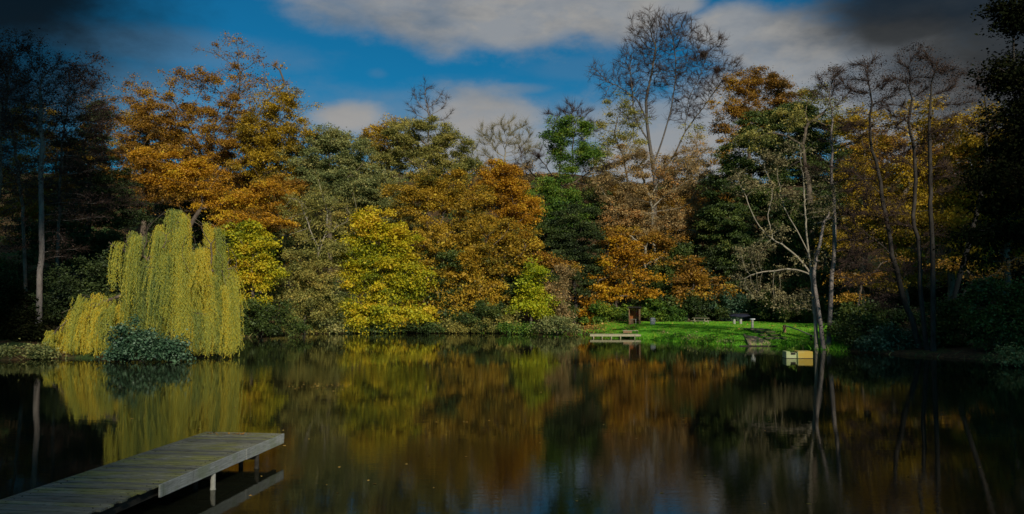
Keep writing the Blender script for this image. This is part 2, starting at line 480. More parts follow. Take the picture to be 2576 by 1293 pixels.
def twig_geo(Pb, d, ln, r, rg, bend=.25):
    """curved three-sided twigs, two segments each"""
    n = len(Pb); ln = np.broadcast_to(np.asarray(ln, float).reshape(-1, 1), (n, 1)); r = np.broadcast_to(np.asarray(r, float).reshape(-1, 1), (n, 1))
    k = rg.normal(0, bend, (n, 3)); m1 = Pb+d*ln*.5; e = m1+(d+k)*ln*.5
    a = np.cross(d, rg.normal(0, 1, (n, 3))); a /= np.linalg.norm(a, axis=1)[:, None]+1e-9; b = np.cross(d, a)
    V = []
    for c, s in ((Pb, 1.), (m1, .7)):
        for q in range(3):
            an = q*2*math.pi/3; V.append(c+(a*math.cos(an)+b*math.sin(an))*r*s)
    V.append(e); V = np.stack(V, 1).reshape(-1, 3); o = (np.arange(n)*7)[:, None]
    F4 = np.concatenate([o+np.array([[q, (q+1) % 3, 3+(q+1) % 3, 3+q]]) for q in range(3)])
    F3 = np.concatenate([o+np.array([[3+q, 3+(q+1) % 3, 6]]) for q in range(3)])
    return V, F4, F3

TOTAL = [0, 0]
def tree(name, label, D, base, blobs, leaf='orange', bark='bark', R0=None, cover=2.6, size=.21, asp=.6, cat='tree', group=None,
         stem=None, limbs=None, twigs=0, tlen=.9, tr=.012, flat=.5, spread=.47, dens=1.0, depth=.85, seed=None, sink=.15,
         col=None, step=None, droop=.25, up=.5, tw_t=None, leafy=True, tip=.02, shell=2.0, twig_up=.2, side=.62):
    rg = np.random.default_rng(seed if seed is not None else abs(hash_s(label)) % 99991)
    s = D/FP
    bx = at(base, 700, D)[0]; z0 = gz(bx, D)
    if z0 < 0: z0 = -.25
    org = np.array([bx, D, z0-sink])
    A = []; T = []; Wt = []
    area = 0
    for bl in blobs:
        x, y, rx, ry = bl[:4]; w = bl[4] if len(bl) > 4 else 1.0; tb = bl[5] if len(bl) > 5 else 0.0
        dd = bl[6] if len(bl) > 6 else 0.0
        c = at(x, y, D+dd); ax, az = rx*s, ry*s; ay = (ax*.6+az*.4)*depth
        ar = math.pi*ax*az; area += ar*w
        n = max(8, int(ar*1.9*dens*(.5+.5*w)))
        v = rg.normal(0, 1, (n, 3)); v /= np.linalg.norm(v, axis=1)[:, None]
        rr = rg.uniform(0, 1, n)**(1/(shell*1.5))
        # lumpy outline
        lump = 1+.16*np.sin(v[:, 0]*5+x)*np.cos(v[:, 2]*6+y)+.1*np.sin(v[:, 1]*7+x*2)
        q = c+v*(rr*lump)[:, None]*np.array([ax, ay, az])
        A.append(q); Wt += [w]*n; T += [tb]*n
    A = np.concatenate(A); Wt = np.array(Wt); T = np.array(T)
    gh = height(A[:, 0], A[:, 1]); gh = np.maximum(gh, 0.0)
    keep = A[:, 2] > gh+min(.15, (A[:, 2]-gh).max()*.3)
    if keep.sum() > 10: A, Wt, T = A[keep], Wt[keep], T[keep]
    else: print('BURIED', label)
    top = A[:, 2].max(); H = top-org[2]
    cen = A.mean(0)
    step = step or max(.35, min(.8, H*.035))
    if stem is None:
        hz = org[2]+(A[:, 2].min()-org[2])*.5+.45*(cen[2]-org[2])*.6
        hz = max(hz, org[2]+.12*H)
        jx = (cen[0]-bx)
        stem = [org, org+np.array([rg.normal(0, .012)*H+.12*jx, rg.normal(0, .01)*H, (hz-org[2])*.55]), np.array([bx+.45*jx, D, hz]),
                np.array([bx+.8*jx, D+rg.normal(0, .3), org[2]+(top-org[2])*.62])]
        chains = [(spline(stem, step), None)]
    else:
        pts = [np.array([*at(x, y, D)]) for x, y in stem]; pts[0][2] = org[2]
        org = np.array([pts[0][0], D, org[2]]); pts[0] = org.copy()
        chains = [(spline(pts, step), None)]
    for lb in (limbs or []):
        pts = [at(q[0], q[1], D+(q[2] if len(q) > 2 else 0)) for q in lb]
        if pts[0][2] < org[2]+.4 : pts[0][2] = org[2]
        chains.append((spline(pts, step), 1))
    P, par = colonize(A, chains, step, step*6, step*1.15, rg=rg)
    R0 = R0 or max(.05, .016*H+.03)
    trunk_me, Q, r, w = tree_mesh(name+'_trunk', P, par, R0, tip, B[bark], org, k=6 if H > 8 else 5, side=side, nchain=NCH[0])
    root = thing(name, label, cat, tuple(org), 0, group)
    obj('trunk', trunk_me, root)
    ch = np.bincount(par[1:], minlength=len(P)); tips = np.where((ch == 0) | (w <= 3))[0]
    V = []; F4 = []; F3 = []; t4 = []; t3 = []; off = 0
    od = Q-Q[np.maximum(par, 0)]; od /= np.linalg.norm(od, axis=1)[:, None]+1e-9
    if twigs:
        ti = rg.choice(tips, size=int(len(tips)*twigs)); n = len(ti)
        d = od[ti]+rg.normal(0, .55, (n, 3)); d[:, 2] += twig_up; d /= np.linalg.norm(d, axis=1)[:, None]
        v, f4, f3 = twig_geo(Q[ti]-od[ti]*rg.uniform(0, .6, (n, 1))*step, d, tlen*rg.uniform(.5, 1.3, n), tr*s/.05*rg.uniform(.8, 1.2, n), rg)
        V.append(v); F4.append(f4); F3.append(f3); off += len(v)
        tt = np.clip(rg.normal(.5, .2, n), 0, 1) if tw_t is None else np.full(n, tw_t)
        t4.append(np.tile(tt, 3)); t3.append(np.tile(tt, 3))
    if leafy:
        la = size*size*asp*.5*1.0
        nl = int(area*cover*2.0/la)
        # leaves gather round the attraction points (shoots), heavier where the crown is dense
        pr = Wt*np.exp(rg.normal(0, 1.0, len(A))); pr /= pr.sum(); ci = rg.choice(len(A), size=nl, p=pr)
        ct = rg.normal(0, .17, len(A))           # shoot colour
        big = .18*np.sin(A[:, 0]*.55+rg.uniform(0, 6))*np.cos(A[:, 2]*.6+rg.uniform(0, 6))
        sp = spread*rg.uniform(.7, 1.3, len(A))
        C = A[ci]+rg.normal(0, 1, (nl, 3))*np.array([1, 1, flat])*sp[ci][:, None]
        C[:, 2] -= .25*np.hypot(C[:, 0]-A[ci, 0], C[:, 1]-A[ci, 1])*(droop*2)
        out = C-cen; out /= np.linalg.norm(out, axis=1)[:, None]+1e-9; out[:, 2] = np.minimum(out[:, 2], .3)
        tt = .5+ct[ci]+big[ci]+T[ci]+rg.normal(0, .17, nl)
        ok = C[:, 2] > np.maximum(org[2]-.1, .05); C, tt, out = C[ok], tt[ok], out[ok]
        v, f, tt = leaf_geo(C, size, asp, tt, rg, droop, up, out)
        V.append(v); F4.append(f+off); t4.append(tt); off += len(v)
    if V:
        FF = [np.concatenate(F4)] + ([np.concatenate(F3)] if F3 else [])
        tt = np.concatenate(t4+t3)
        me = np_mesh(name+'_crown', np.concatenate(V)-org, FF, L[leaf], tt)
        obj('crown', me, root)
        TOTAL[0] += len(tt)
    TOTAL[1] += len(P)
    return root
def hash_s(s):
    h = 7
    for c in s: h = (h*131+ord(c)) % 1000003
    return h

exec_trees = []
# ---------------------------------------------------------------- unseen cloud puffs added behind the camera to darken both sides of the view
def cloud(name, label, side, a0, a1, n, seed, ref, y0, y1):  # makes unseen cloud puffs, added to darken the sides of the view
    rc = np.random.default_rng(seed); b = bmesh.new(); bmesh.ops.create_icosphere(b, subdivisions=1, radius=1)
    b.verts.ensure_lookup_table(); v0 = np.array([v.co[:] for v in b.verts]); f0 = np.array([[v.index for v in f.verts] for f in b.faces]); b.free()
    y = rc.uniform(y0, y1, n); q = rc.uniform(a0, 1.35, n); p = sm(a0, a1, q); x = side*q*y
    near = rc.random(n) < p
    x, y = x[near], y[near]
    c = np.stack([x, y, rc.uniform(ref-2, ref+3, len(x))], -1)+np.array(SD)[None]*(rc.uniform(480, 540, len(x)))[:, None]
    r = rc.uniform(2.0, 4.4, len(x))[:, None, None]
    V = c[:, None, :]+v0[None]*r*rc.uniform(.8, 1.2, (len(x), len(v0), 1)); F = f0[None]+(np.arange(len(x))*len(v0))[:, None, None]
    m, t, out = new_mat(name+'_shade_puffs'); principled(t, out, (.75, .75, .77), 1, 0)
    me = np_mesh(name, V.reshape(-1, 3), [F.reshape(-1, 3)], m, smooth=True)
    tag(obj(name, me), label, kind='structure')
cloud('cloud', 'unseen cloud puffs added to shade the left side', -1, .60, .78, 1500, 4, 4, 8, 175)
cloud('cloud', 'unseen cloud puffs added to shade the right side', 1, .50, .62, 1600, 5, 4, 8, 175)
cloud('cloud', 'unseen cloud puffs added to shade the taller trees at the left', -1, .47, .60, 1100, 6, 15, 72, 135)
cloud('cloud', 'unseen cloud puffs added to shade the taller trees at the right', 1, .50, .64, 1100, 7, 15, 76, 135)
GW = 'trees of the wood around the pond'
def shrub(label, D, base, blobs, leaf, **kw):
    kw.setdefault('size', .19); kw.setdefault('R0', .07); kw.setdefault('bark', 'dark'); kw.setdefault('tip', .012)
    kw.setdefault('spread', .35); kw.setdefault('cover', 3.2); kw.setdefault('flat', .7); kw.setdefault('cat', 'shrub')
    kw.setdefault('dens', 1.3); kw.setdefault('group', 'shrubs on the banks of the pond')
    return tree('shrub', label, D, base, blobs, leaf, **kw)
def T(label, D, base, blobs, leaf, **kw):
    kw.setdefault('group', GW); return tree(kw.pop('name', 'autumn_tree'), label, D, base, blobs, leaf, **kw)

# --- left: the tall orange trees
T('orange brown tree with a domed top left of the tallest orange tree', 128, 360,
  [(342,232,56,42,.45),(340,310,68,55,.8),(330,390,60,60,1),(400,360,70,70,1),(400,470,90,70,1)], 'rust', twigs=3, cover=2.4)
T('tallest orange tree with a bare knobbly top and thick brown trunk', 122, 522,
  [(592,112,52,36,.16,-.1),(522,132,40,24,.12,-.1),(640,150,40,36,.2),(690,166,26,22,.12),(470,200,72,50,.4),(590,200,80,50,.35),(660,220,60,50,.3),
   (420,290,80,65,.85),(550,300,110,62,.7),(470,390,120,70,1,.05),(610,400,110,80,.85),(560,490,110,60,.9),(480,480,70,50,.9),(640,540,90,45,.9,-.05),(560,560,60,36,.8)],
  'rust', R0=.62, twigs=4, tlen=1.0, cover=2.2, bark='bark', stem=[(518,700),(520,560),(524,440),(540,330),(560,240)],
  limbs=[[(522,420),(480,330),(440,260),(420,230)],[(540,330),(600,240),(600,150)],[(528,400),(620,330),(680,250),(720,220)]])
T('gold and olive tree leaning right of the tallest orange tree', 118, 690,
  [(742,262,58,50,.55),(690,270,60,60,.6),(660,340,70,60,.9),(740,340,66,46,.9,-.1),(690,410,90,60,1,-.05)], 'gold', twigs=3, cover=2.4)
T('orange tree glowing between the dark trunks at the far left', 112, 150,
  [(90,330,90,80,.6),(170,420,90,80,.8),(60,470,90,80,.9),(150,530,100,70,.9),(250,300,60,70,.5)], 'rust', cover=2.2)
T('orange tree low beside the willow top under the tall orange tree', 104, 440,
  [(440,440,80,50,1),(380,420,60,50,.9),(520,450,60,50,.8),(560,500,70,40,1),(650,500,70,40,.9),(690,480,50,30,.9)], 'orange', cover=2.6)
T('dark green conifer behind the purple branched trees on the left', 100, 235, [(240,300,40,60),(220,400,70,80),(280,470,70,60),(200,520,90,60),(320,540,60,40),(120,600,100,60)],
  'yew', name='conifer_tree', bark='dark', flat=.3, cover=3)
# purple twiggy alders on the left bank
for (lab, D, st, bl) in [
  ('bare alder with a pale trunk, thickest on the left bank', 78, [(98,830),(100,700),(100,560),(98,430),(105,330),(100,220)],
     [(90,130,80,50,.6),(130,200,120,60,.7),(200,190,70,60,.6),(60,260,80,80,.6),(180,290,110,70,.6),(200,520,80,50,.4),(150,610,70,40,.3),(180,400,80,60,.3)]),
  ('bare ivy clad alder leaning beside the pale trunked alder', 82, [(66,818),(64,700),(58,560),(48,450),(30,300)],
     [(20,180,70,70,.7),(50,110,40,40,.5),(10,330,60,90,.5),(60,450,80,70,.3)]),
  ('slim bare alder standing behind the pale trunked alder', 90, [(142,800),(146,620),(150,460),(160,330),(170,250)],
     [(200,230,70,60,.6),(250,290,50,60,.6),(190,370,110,70,.5),(300,500,90,40,.4),(180,490,100,50,.3)]),
  ('dark bare alder at the left edge of the pond', 74, [(-20,830),(-10,600),(0,400),(0,260)],
     [(-10,140,80,60,.8),(-30,300,110,110,.8),(20,420,80,80,.5),(-30,560,90,90,.5)])]:
    T(lab, D, st[0][0], bl, 'purple', name='alder_tree', stem=st, bark='grey' if 'thickest' in lab else 'bark', R0=.30 if 'thickest' in lab else .2,
      twigs=18, tlen=1.1, tr=.014, cover=.45, size=.17, asp=.5, dens=1.6, spread=.5, tip=.014, side=.30)
# --- middle distance
T('olive green tree with a rounded top right of the gold tree', 118, 830, [(830,350,62,34,1),(780,400,70,50,1),(880,380,60,45,1),(800,460,90,60,1),(890,450,60,50,.9)], 'sage', cover=4)
T('orange tipped tree in front of the lower white cloud', 132, 960, [(985,322,38,32,1),(940,350,45,30,1),(1000,380,60,50,1)], 'amber', cover=2.6)
T('broad tangled olive tree under the small bare treetop', 126, 1070, [(1060,345,100,50,.7),(1130,380,66,52,.8,-.1),(1020,410,90,50,.6),(1110,440,80,50,.7,-.1),(1180,410,30,40,.7,-.1)], 'olive', twigs=7, tlen=1.5, cover=3.4)
T('small bare treetop rising above the tangled olive tree', 142, 1075, [(1078,240,52,42),(1060,280,44,36),(1125,285,22,30,.7)], 'purple', name='bare_tree', leafy=False, twigs=12, tlen=1.2, bark='grey', dens=1.4,
  stem=[(1075,640),(1076,420),(1078,330),(1080,290)], R0=.2)
T('pale bare trees thin against the lower white cloud', 150, 1265, [(1240,350,50,46),(1290,340,50,50),(1320,380,44,44),(1220,400,30,40)], 'khaki', name='bare_tree', leafy=False, twigs=14, tlen=1.6, bark='pale', dens=1.6, R0=.18, twig_up=.6)
T('distant purple bare treetop behind the bright green tree', 158, 1440, [(1440,285,52,30),(1400,300,36,26),(1470,320,40,36)], 'purple', name='bare_tree', leafy=False, twigs=14, tlen=1.5, bark='bark', dens=1.6, R0=.16, twig_up=.6)
T('dark bare tree between the orange dome and the bright green tree', 128, 1345, [(1340,400,50,40),(1310,430,36,30),(1500,420,50,60)], 'purple', name='bare_tree', leafy=False, twigs=14, tlen=1.3, bark='bark', dens=1.6, R0=.2)
T('bright green tree in two tiers left of the tall ash', 118, 1415, [(1405,345,50,50,1),(1450,320,42,30,1),(1420,400,46,34,.9),(1480,380,34,40,.7),(1370,500,52,50,1,.1),(1410,480,50,46,1),(1440,540,60,50,.8,-.15),(1360,560,44,36,.9)],
  'green', cover=2.6, R0=.35)
T('orange domed tree in the centre of the wood', 114, 1262, [(1262,440,60,38,1),(1250,490,76,50,1),(1300,520,54,60,1),(1290,590,60,50,.9)], 'orange', cover=3)
T('wide orange and tan tree above the yellow tree', 110, 1080, [(1040,470,76,40,.9,-.1),(1120,470,76,42,1),(1180,500,60,46,1),(1020,520,60,40,.8),(1120,540,80,40,.9),(1070,600,80,40,.8),(1190,580,70,50,1)], 'amber', cover=2.4, twigs=3)
T('orange chestnut with drooping tiers right of the yellow tree', 100, 1190, [(1240,590,76,40,1),(1180,640,60,40,1),(1250,660,66,50,1),(1180,710,76,46,1),(1240,730,56,50,.9,.05),(1130,690,50,40,.9),(1200,775,56,30,.9,.15),(1320,620,46,60,.8,-.1)],
  'amber', cover=2.6, size=.25, flat=.5)
T('bright yellow tree overhanging the pond in the middle', 96, 960, [(925,560,48,34,1,.25),(970,570,56,40,1,.3),(905,630,52,40,1),(975,640,66,44,.9,-.1),(895,700,46,40,1),(960,705,70,44,1,-.15),(900,765,48,30,1,-.1),(960,775,70,34,1,-.15),(1035,790,46,28,1,.1),(1040,700,50,40,.7),(870,800,34,26,1),(920,812,60,20,1,-.1),(1000,812,60,20,1),(1010,600,50,40,.8,.1),(1030,730,50,40,1,-.05),(1050,800,46,26,1,.15),(1000,670,50,40,.9,.05),(880,640,30,60,.9)],
  'yellow', cover=3.4, size=.24, flat=.5, droop=.4)
T('orange leaved tree whose tips touch the water beside the yellow tree', 98.5, 1050, [(1050,640,46,46,.9),(1060,760,50,36,.9),(1075,800,36,18,.8),(1000,805,40,16,.8),(1090,700,46,50,.9),(1130,760,44,40,.8),(1100,600,50,40,.9)], 'amber', cover=2.6, size=.25, flat=.5)
T('pale branched sparse tree left of the yellow tree', 101, 800, [(760,500,56,50,.5),(830,520,60,56,.5),(800,580,60,40,.6),(860,600,46,40,.6),(740,570,50,50,.6)], 'olive', bark='pale', name='bare_tree', twigs=8, tlen=1.5, cover=.7, R0=.16,
  stem=[(790,760),(800,640),(806,600)], limbs=[[(800,640),(825,560),(815,500),(800,450)],[(806,610),(850,570),(900,545)],[(800,620),(775,560),(750,500)],[(804,630),(870,590),(910,585)]], tip=.03)
T('golden yellow tree just right of the willow', 88, 650, [(600,590,50,40,.9),(650,610,50,44,1),(610,660,60,46,1),(665,680,40,46,.9,.05),(630,730,56,44,.9,-.1),(650,775,30,30,.8,-.15)], 'yellow', cover=2.8, size=.23, flat=.5)
T('orange sprayed tree above the golden tree by the willow', 98, 660, [(620,545,76,26,1),(690,560,46,24,.9),(560,560,50,26,.9)], 'orange', cover=2.6, flat=.3)
for (lab, D, bx, bl, lf) in [
  ('tangled low shrub on the waterline left of the yellow tree', 95, 770, [(760,825,40,14),(800,828,36,10),(720,832,30,10)], 'olive'),
  ('low dark holly on the waterline under the yellow tree', 95.5, 930, [(900,826,36,12),(950,828,40,12),(990,828,30,10)], 'deep'),
  ('low green laurel on the waterline under the orange leaved tree', 95.5, 1070, [(1050,824,36,14),(1090,826,36,12)], 'deep'),
  ('low olive shrub on the waterline under the dark holly', 95.5, 1150, [(1130,824,36,16),(1170,828,36,12)], 'olive'),
  ('round leafed evergreen shrub under the orange chestnut', 96, 1215, [(1200,800,50,30),(1240,780,40,26)], 'deep')]:
    shrub(lab, D, bx, bl, lf)
shrub('olive shrub in the gap between the golden and yellow trees', 93, 770, [(760,660,60,44),(800,700,60,46,.9),(730,720,60,46),(790,760,66,46,.9),(840,640,36,40,.8)], 'olive', cover=2.8, R0=.12)
shrub('sage green shrub leaning over the water left of the yellow tree', 95, 830, [(820,740,44,40),(780,800,60,30),(850,805,46,24)], 'sage')
shrub('dark green shrub low over the water right of the willow', 87, 660, [(640,790,58,36),(690,800,56,36),(620,830,36,18),(740,822,40,18)], 'deep', cover=3.4)
shrub('dark holly between the yellow tree and the orange chestnut', 99, 1110, [(1110,650,60,40),(1090,740,50,50),(1100,800,46,30),(1160,800,40,30)], 'deep')
shrub('yellow green shrub at the waterline under the orange chestnut', 96, 1250, [(1240,805,46,26),(1290,800,30,28),(1190,815,40,18)], 'olive')
shrub('dark evergreen bush behind the small lime tree', 101, 1290, [(1290,700,50,50),(1380,730,50,50),(1300,760,50,40),(1400,790,50,30)], 'deep')
T('small lime yellow tree beside the orange tree by the hut', 96, 1335, [(1345,680,26,30,1,.05),(1335,720,44,28,1),(1345,750,50,26,1,.1),(1320,775,40,24,1,.1),(1365,775,30,26,.9)], 'lime', cover=3, size=.23, flat=.5)
T('rust brown spray of branches above the small lime tree', 102, 1390, [(1380,650,50,30,.7),(1330,650,40,30,.8),(1430,670,36,24,.5)], 'rust', cover=2)
shrub('tan tangle of bare stems right of the small lime tree', 97, 1412, [(1410,700,30,36,.7),(1405,750,34,44,.8),(1420,790,30,26,.7)], 'tan', twigs=10, tlen=1.0, cover=1.2)
T('black green yew in the middle of the wood', 106, 1440, [(1440,560,56,50),(1470,620,56,60),(1420,650,60,60),(1470,700,46,46)], 'yew', name='yew_tree', bark='dark', flat=.3, cover=3.4)
T('bright orange tree with layered sprays behind the hut', 106, 1550, [(1560,610,50,22,1),(1600,640,52,26,1),(1540,660,52,26,1),(1590,690,62,24,1),(1520,710,56,24,1),(1590,735,60,20,1),(1500,755,46,24,1),(1475,790,36,22,1,.1)],
  'orange', cover=3.0, size=.25, flat=.4, spread=.5)
T('shaded orange tree right of the hut', 108, 1730, [(1730,660,46,26,.9),(1715,700,46,24,1),(1760,700,50,22,.8),(1730,740,60,20,1),(1800,730,50,26,.6)], 'rust', cover=2.4, size=.25, flat=.4, spread=.5)
shrub('small pale green bush at the water left of the lawn', 92, 1400, [(1400,812,36,20),(1370,820,30,14),(1440,825,24,10)], 'sage')
shrub('low yellow green bramble on the bank below the lime tree', 94, 1310, [(1320,824,40,12),(1270,826,30,10)], 'green')
# --- the tall ash and what hangs under it
T('tallest bare ash with a wide fan of fine grey twigs', 132, 1640,
  [(1640,60,60,36),(1845,165,26,34),(1500,180,26,26,.7),(1730,270,60,50,.6),(1600,290,50,40,.5),(1690,90,80,58),(1770,130,62,55),(1620,120,60,60),(1580,180,50,50),(1525,200,30,28,.7),(1810,180,36,40),(1690,180,90,60),(1770,220,50,50),(1610,240,50,40,.8),(1530,240,24,20,.6)],
  'purple', name='ash_tree', bark='ash', leafy=False, twigs=4, tlen=1.4, tr=.015, dens=4.5, R0=.55, tip=.022, step=.42, twig_up=.35, shell=1.15, side=.5,
  stem=[(1640,760),(1645,560),(1648,470),(1640,400),(1630,330),(1625,260),(1640,180),(1650,120)],
  limbs=[[(1646,440),(1690,400),(1725,330),(1770,270),(1815,205)],[(1642,420),(1670,340),(1690,260),(1700,180),(1695,110)],[(1628,300),(1600,250),(1560,220),(1525,205)],
         [(1635,360),(1600,300),(1590,230),(1585,170)],[(1725,330),(1730,260),(1760,190),(1780,130)]])
T('ivy tangle green and khaki on the left arm of the tall ash', 126, 1590, [(1555,270,40,44,.5),(1600,300,46,40,.5),(1540,340,50,50,.6),(1500,390,40,40,.6),(1590,370,36,40,.5),(1740,330,36,24,.35)], 'olive', twigs=5, cover=1.1, R0=.2)
T('tree hung with tan old vines and sparse rusty leaves under the tall ash', 118, 1650,
  [(1580,400,50,44,.5),(1640,410,50,44,.5),(1540,460,60,46,.6),(1620,480,70,50,.6),(1700,460,60,60,.45,.1),(1740,420,40,70,.3,.1),(1560,540,60,40,.8,.1),(1640,560,70,36,.8,.1),(1710,550,60,46,.7,.1)],
  'tan', twigs=9, tlen=1.6, tr=.012, cover=2.0, bark='pale', R0=.28, twig_up=-.35, tip=.028)
T('slender pale stemmed tree right of the vine hung tree', 124, 1750, [(1750,400,36,70,.4),(1770,500,36,50,.7),(1740,560,40,50,.7)], 'tan', twigs=9, tlen=1.8, twig_up=.9, cover=.9, bark='pale', R0=.14)
T('orange tan sprays fanning below the vine hung tree', 109, 1630, [(1610,590,60,26,.9),(1680,610,50,26,.8),(1540,590,50,26,.8),(1650,650,40,20,.5)], 'rust', cover=1.8, flat=.5, twigs=4, bark='pale')
# --- dim second rank seen through the gaps
for (lab, D, bx, bl, lf) in [
  ('olive tree glimpsed in the gap right of the gold tree', 140, 880, [(850,440,80,60),(930,420,70,50),(920,520,70,60),(880,580,80,50),(760,520,60,60)], 'olive'),
  ('dull green tree behind the yellow tree crown', 122, 1010, [(960,480,60,50),(1000,540,70,60),(1060,650,80,60),(930,500,50,50)], 'sage'),
  ('dark green tree behind the orange chestnut tiers', 118, 1150, [(1130,620,80,60),(1220,680,80,60),(1100,720,80,60)], 'deep'),
  ('dark green tree filling the gap under the bright green tree', 116, 1360, [(1340,600,70,60),(1400,640,60,60),(1310,680,60,50)], 'deep'),
  ('dark ivy covered tree left of the vine hung tree', 124, 1530, [(1520,560,50,60),(1540,640,60,60),(1500,500,40,50)], 'deep'),
  ('rusty brown tree behind the vine hung tree', 136, 1690, [(1620,560,80,50,.7),(1720,580,80,60,.8),(1680,520,90,40,.5)], 'rust'),
  ('dark green tree behind the slender pale stems', 122, 1770, [(1760,620,80,60),(1720,680,80,60),(1800,560,50,50)], 'deep'),
  ('dusky evergreen behind the crooked limbed alder', 104, 2090, [(2080,560,80,80),(2100,680,90,70),(2040,740,80,60)], 'deep'),
  ('dusky green tree low behind the leaning alder', 98, 2260, [(2200,730,70,40),(2300,750,80,40),(2250,780,90,40),(2340,760,80,40)], 'yew'),
  ('dusky green tree at the right edge behind the laurels', 92, 2480, [(2500,640,60,60),(2540,660,80,80),(2420,740,80,40)], 'dark'),
  ('dark green tree behind the willow crown', 110, 560, [(520,600,90,60),(600,640,90,60),(450,560,80,60),(700,620,60,50)], 'yew'),
  ('brown tree in the gap left of the sparse pale tree', 116, 730, [(700,560,60,50),(730,480,60,50),(680,640,60,60)], 'rust'),
  ('rusty tree on the ridge under the tall ash', 160, 1600, [(1560,500,80,50),(1640,520,80,50),(1720,510,80,50),(1790,520,60,50)], 'rust'),
  ('gold tree on the ridge behind the straight slender alder', 130, 2130, [(2110,480,70,60),(2170,420,60,60),(2140,560,90,50)], 'gold'),
  ('brown tree on the ridge behind the twin alders', 130, 2330, [(2260,480,80,70),(2350,500,90,70),(2430,520,90,80),(2520,500,80,80)], 'gold'),
  ('dull brown tree on the ridge left of the vine hung tree', 160, 1500, [(1470,500,60,50),(1520,450,50,50)], 'tan'),
  ('tan brown thicket in the notch left of the bright green tree', 145, 1320, [(1290,440,50,30),(1340,470,60,40),(1400,470,50,40),(1230,430,40,24,.7)], 'tan'),
  ('rusty thicket on the ridge right of the tall ash trunk', 150, 1760, [(1700,440,60,40,.8),(1770,450,50,40,.8),(1740,380,40,40,.4)], 'tan'),
  ('brown tree on the ridge behind the leaning alder', 125, 2230, [(2210,370,70,50,.8),(2290,380,70,60,.8),(2150,390,60,50,.8),(2380,400,70,60,.8),(2470,390,70,70,.8)], 'rust'),
  ('brown gold tree behind the left alders', 118, 240, [(240,420,80,80,.8),(180,520,90,70,.8),(60,560,90,70,.8)], 'rust')]:
    T(lab, D, bx, bl, lf, cover=2.4)
# --- right
T('orange oak high above the dark evergreen on the right', 130, 1890, [(1860,215,56,38,1),(1930,205,60,34,1,-.15),(1980,240,40,36,.9,-.15),(1830,270,44,30,.8,.1),(1900,280,60,46,1),(1810,320,36,26,.6,-.3),(1850,345,40,30,.8,.1),(1810,390,26,28,.7,.25)], 'rust', cover=2.6, R0=.4, twigs=2)
T('large dark evergreen sloping up from the lawn', 112, 1960, [(1990,290,70,40,1,.15),(1920,320,60,40,1,.1),(2050,330,70,60,.9),(1880,390,80,60,1),(1980,390,90,70,1),(2070,430,70,80,.9),(1850,480,80,60,1),(1940,500,90,70,1),(1830,560,70,60,1),(1900,610,100,60,1),(2000,600,90,70,1),(1860,680,70,50,1),(1960,700,90,50,1),(2050,560,80,80,.9)],
  'deep', name='evergreen_tree', cover=4.6, bark='dark', R0=.45, flat=.4)
T('olive crown feathering the top of the large evergreen', 106, 2040, [(2050,250,60,34,.6),(1990,300,70,30,.6),(1900,350,60,26,.6),(2110,300,50,50,.5)], 'olive', cover=1.5, twigs=6)
for (lab, D, bx, bl) in [
  ('shadowed golden tree with low sprays behind the leaning alder', 90, 2280, [(2240,560,60,50,.9),(2280,640,80,40,.9),(2230,700,70,30,.8),(2330,690,60,30,.8)]),
  ('shadowed golden tree behind the two pond side alders', 92, 2180, [(2180,330,70,60,.7),(2170,430,80,60,.8),(2200,520,90,60,.9),(2150,600,80,50,.8)]),
  ('shadowed golden tree between the leaning alder and the right edge', 88, 2390, [(2320,300,70,60,.7),(2400,360,80,70,.9),(2330,430,80,60,1),(2430,470,80,70,1),(2370,560,90,60,1),(2290,560,60,60,1)]),
  ('shadowed rusty tree at the far right of the wood', 84, 2540, [(2480,330,80,80,.8),(2560,420,80,90,.9),(2500,540,90,80,.9),(2600,560,90,90,.9),(2440,640,80,50,.9)])]:
    T(lab, D, bx, bl, 'gold', cover=2.2, flat=.5)
T('low orange beech sprays behind the two pond side alders', 80, 2150, [(2120,700,46,14,.8),(2180,690,40,14,.7),(2130,745,44,12,.8),(2240,650,40,18,.5)], 'rust', cover=1.6, flat=.25, spread=.6)
T('gold beech sprays low among the trunks at the right', 78, 2400, [(2380,660,50,18,.6),(2480,690,50,16,.5),(2550,650,50,24,.5)], 'rust', cover=1.3, flat=.25, spread=.6)
AL = 'bare alders at the right of the pond'
T('alder with pale crooked limbs reaching left over the lawn', 67, 2058,
  [(1890,470,60,26,.5),(1870,440,40,20,.4),(1950,400,60,36,.5),(2010,360,40,30,.4),(1900,630,46,26,.6),(1880,650,40,24,.6),(1950,590,40,30,.4),(1870,700,30,18,.4),(1930,740,50,30,.5),(1990,760,50,36,.5),(1980,500,60,40,.4),(2060,470,50,50,.4),(1990,680,40,30,.3),(2090,520,40,50,.3)],
  'khaki', name='alder_tree', group=AL, bark='pale', R0=.165, tip=.014, twigs=12, tlen=.7, tr=.008, cover=1.0, size=.16, dens=2.4, spread=.3, step=.4, depth=.7,
  stem=[(2054,879),(2050,780),(2042,690),(2030,600),(2022,500),(2015,400),(2012,360)],
  limbs=[[(2042,690),(2000,640),(1950,605),(1910,570),(1885,520),(1865,470),(1852,445)],[(2040,690),(1990,675),(1945,680),(1900,688),(1868,700)],
         [(1945,600),(1930,540),(1945,470),(1920,430)],[(2036,640),(2000,570),(1970,520),(1955,440)]])
T('straight stem forked low against the alder with crooked limbs', 66.5, 2072, [(2050,640,30,30,.3),(2070,560,30,40,.3)], 'khaki', name='alder_tree', group=AL, bark='grey', R0=.19, twigs=5, tlen=.6, cover=.5, size=.16,
  stem=[(2072,880),(2066,830),(2056,760),(2046,700)], tip=.05, dens=1)
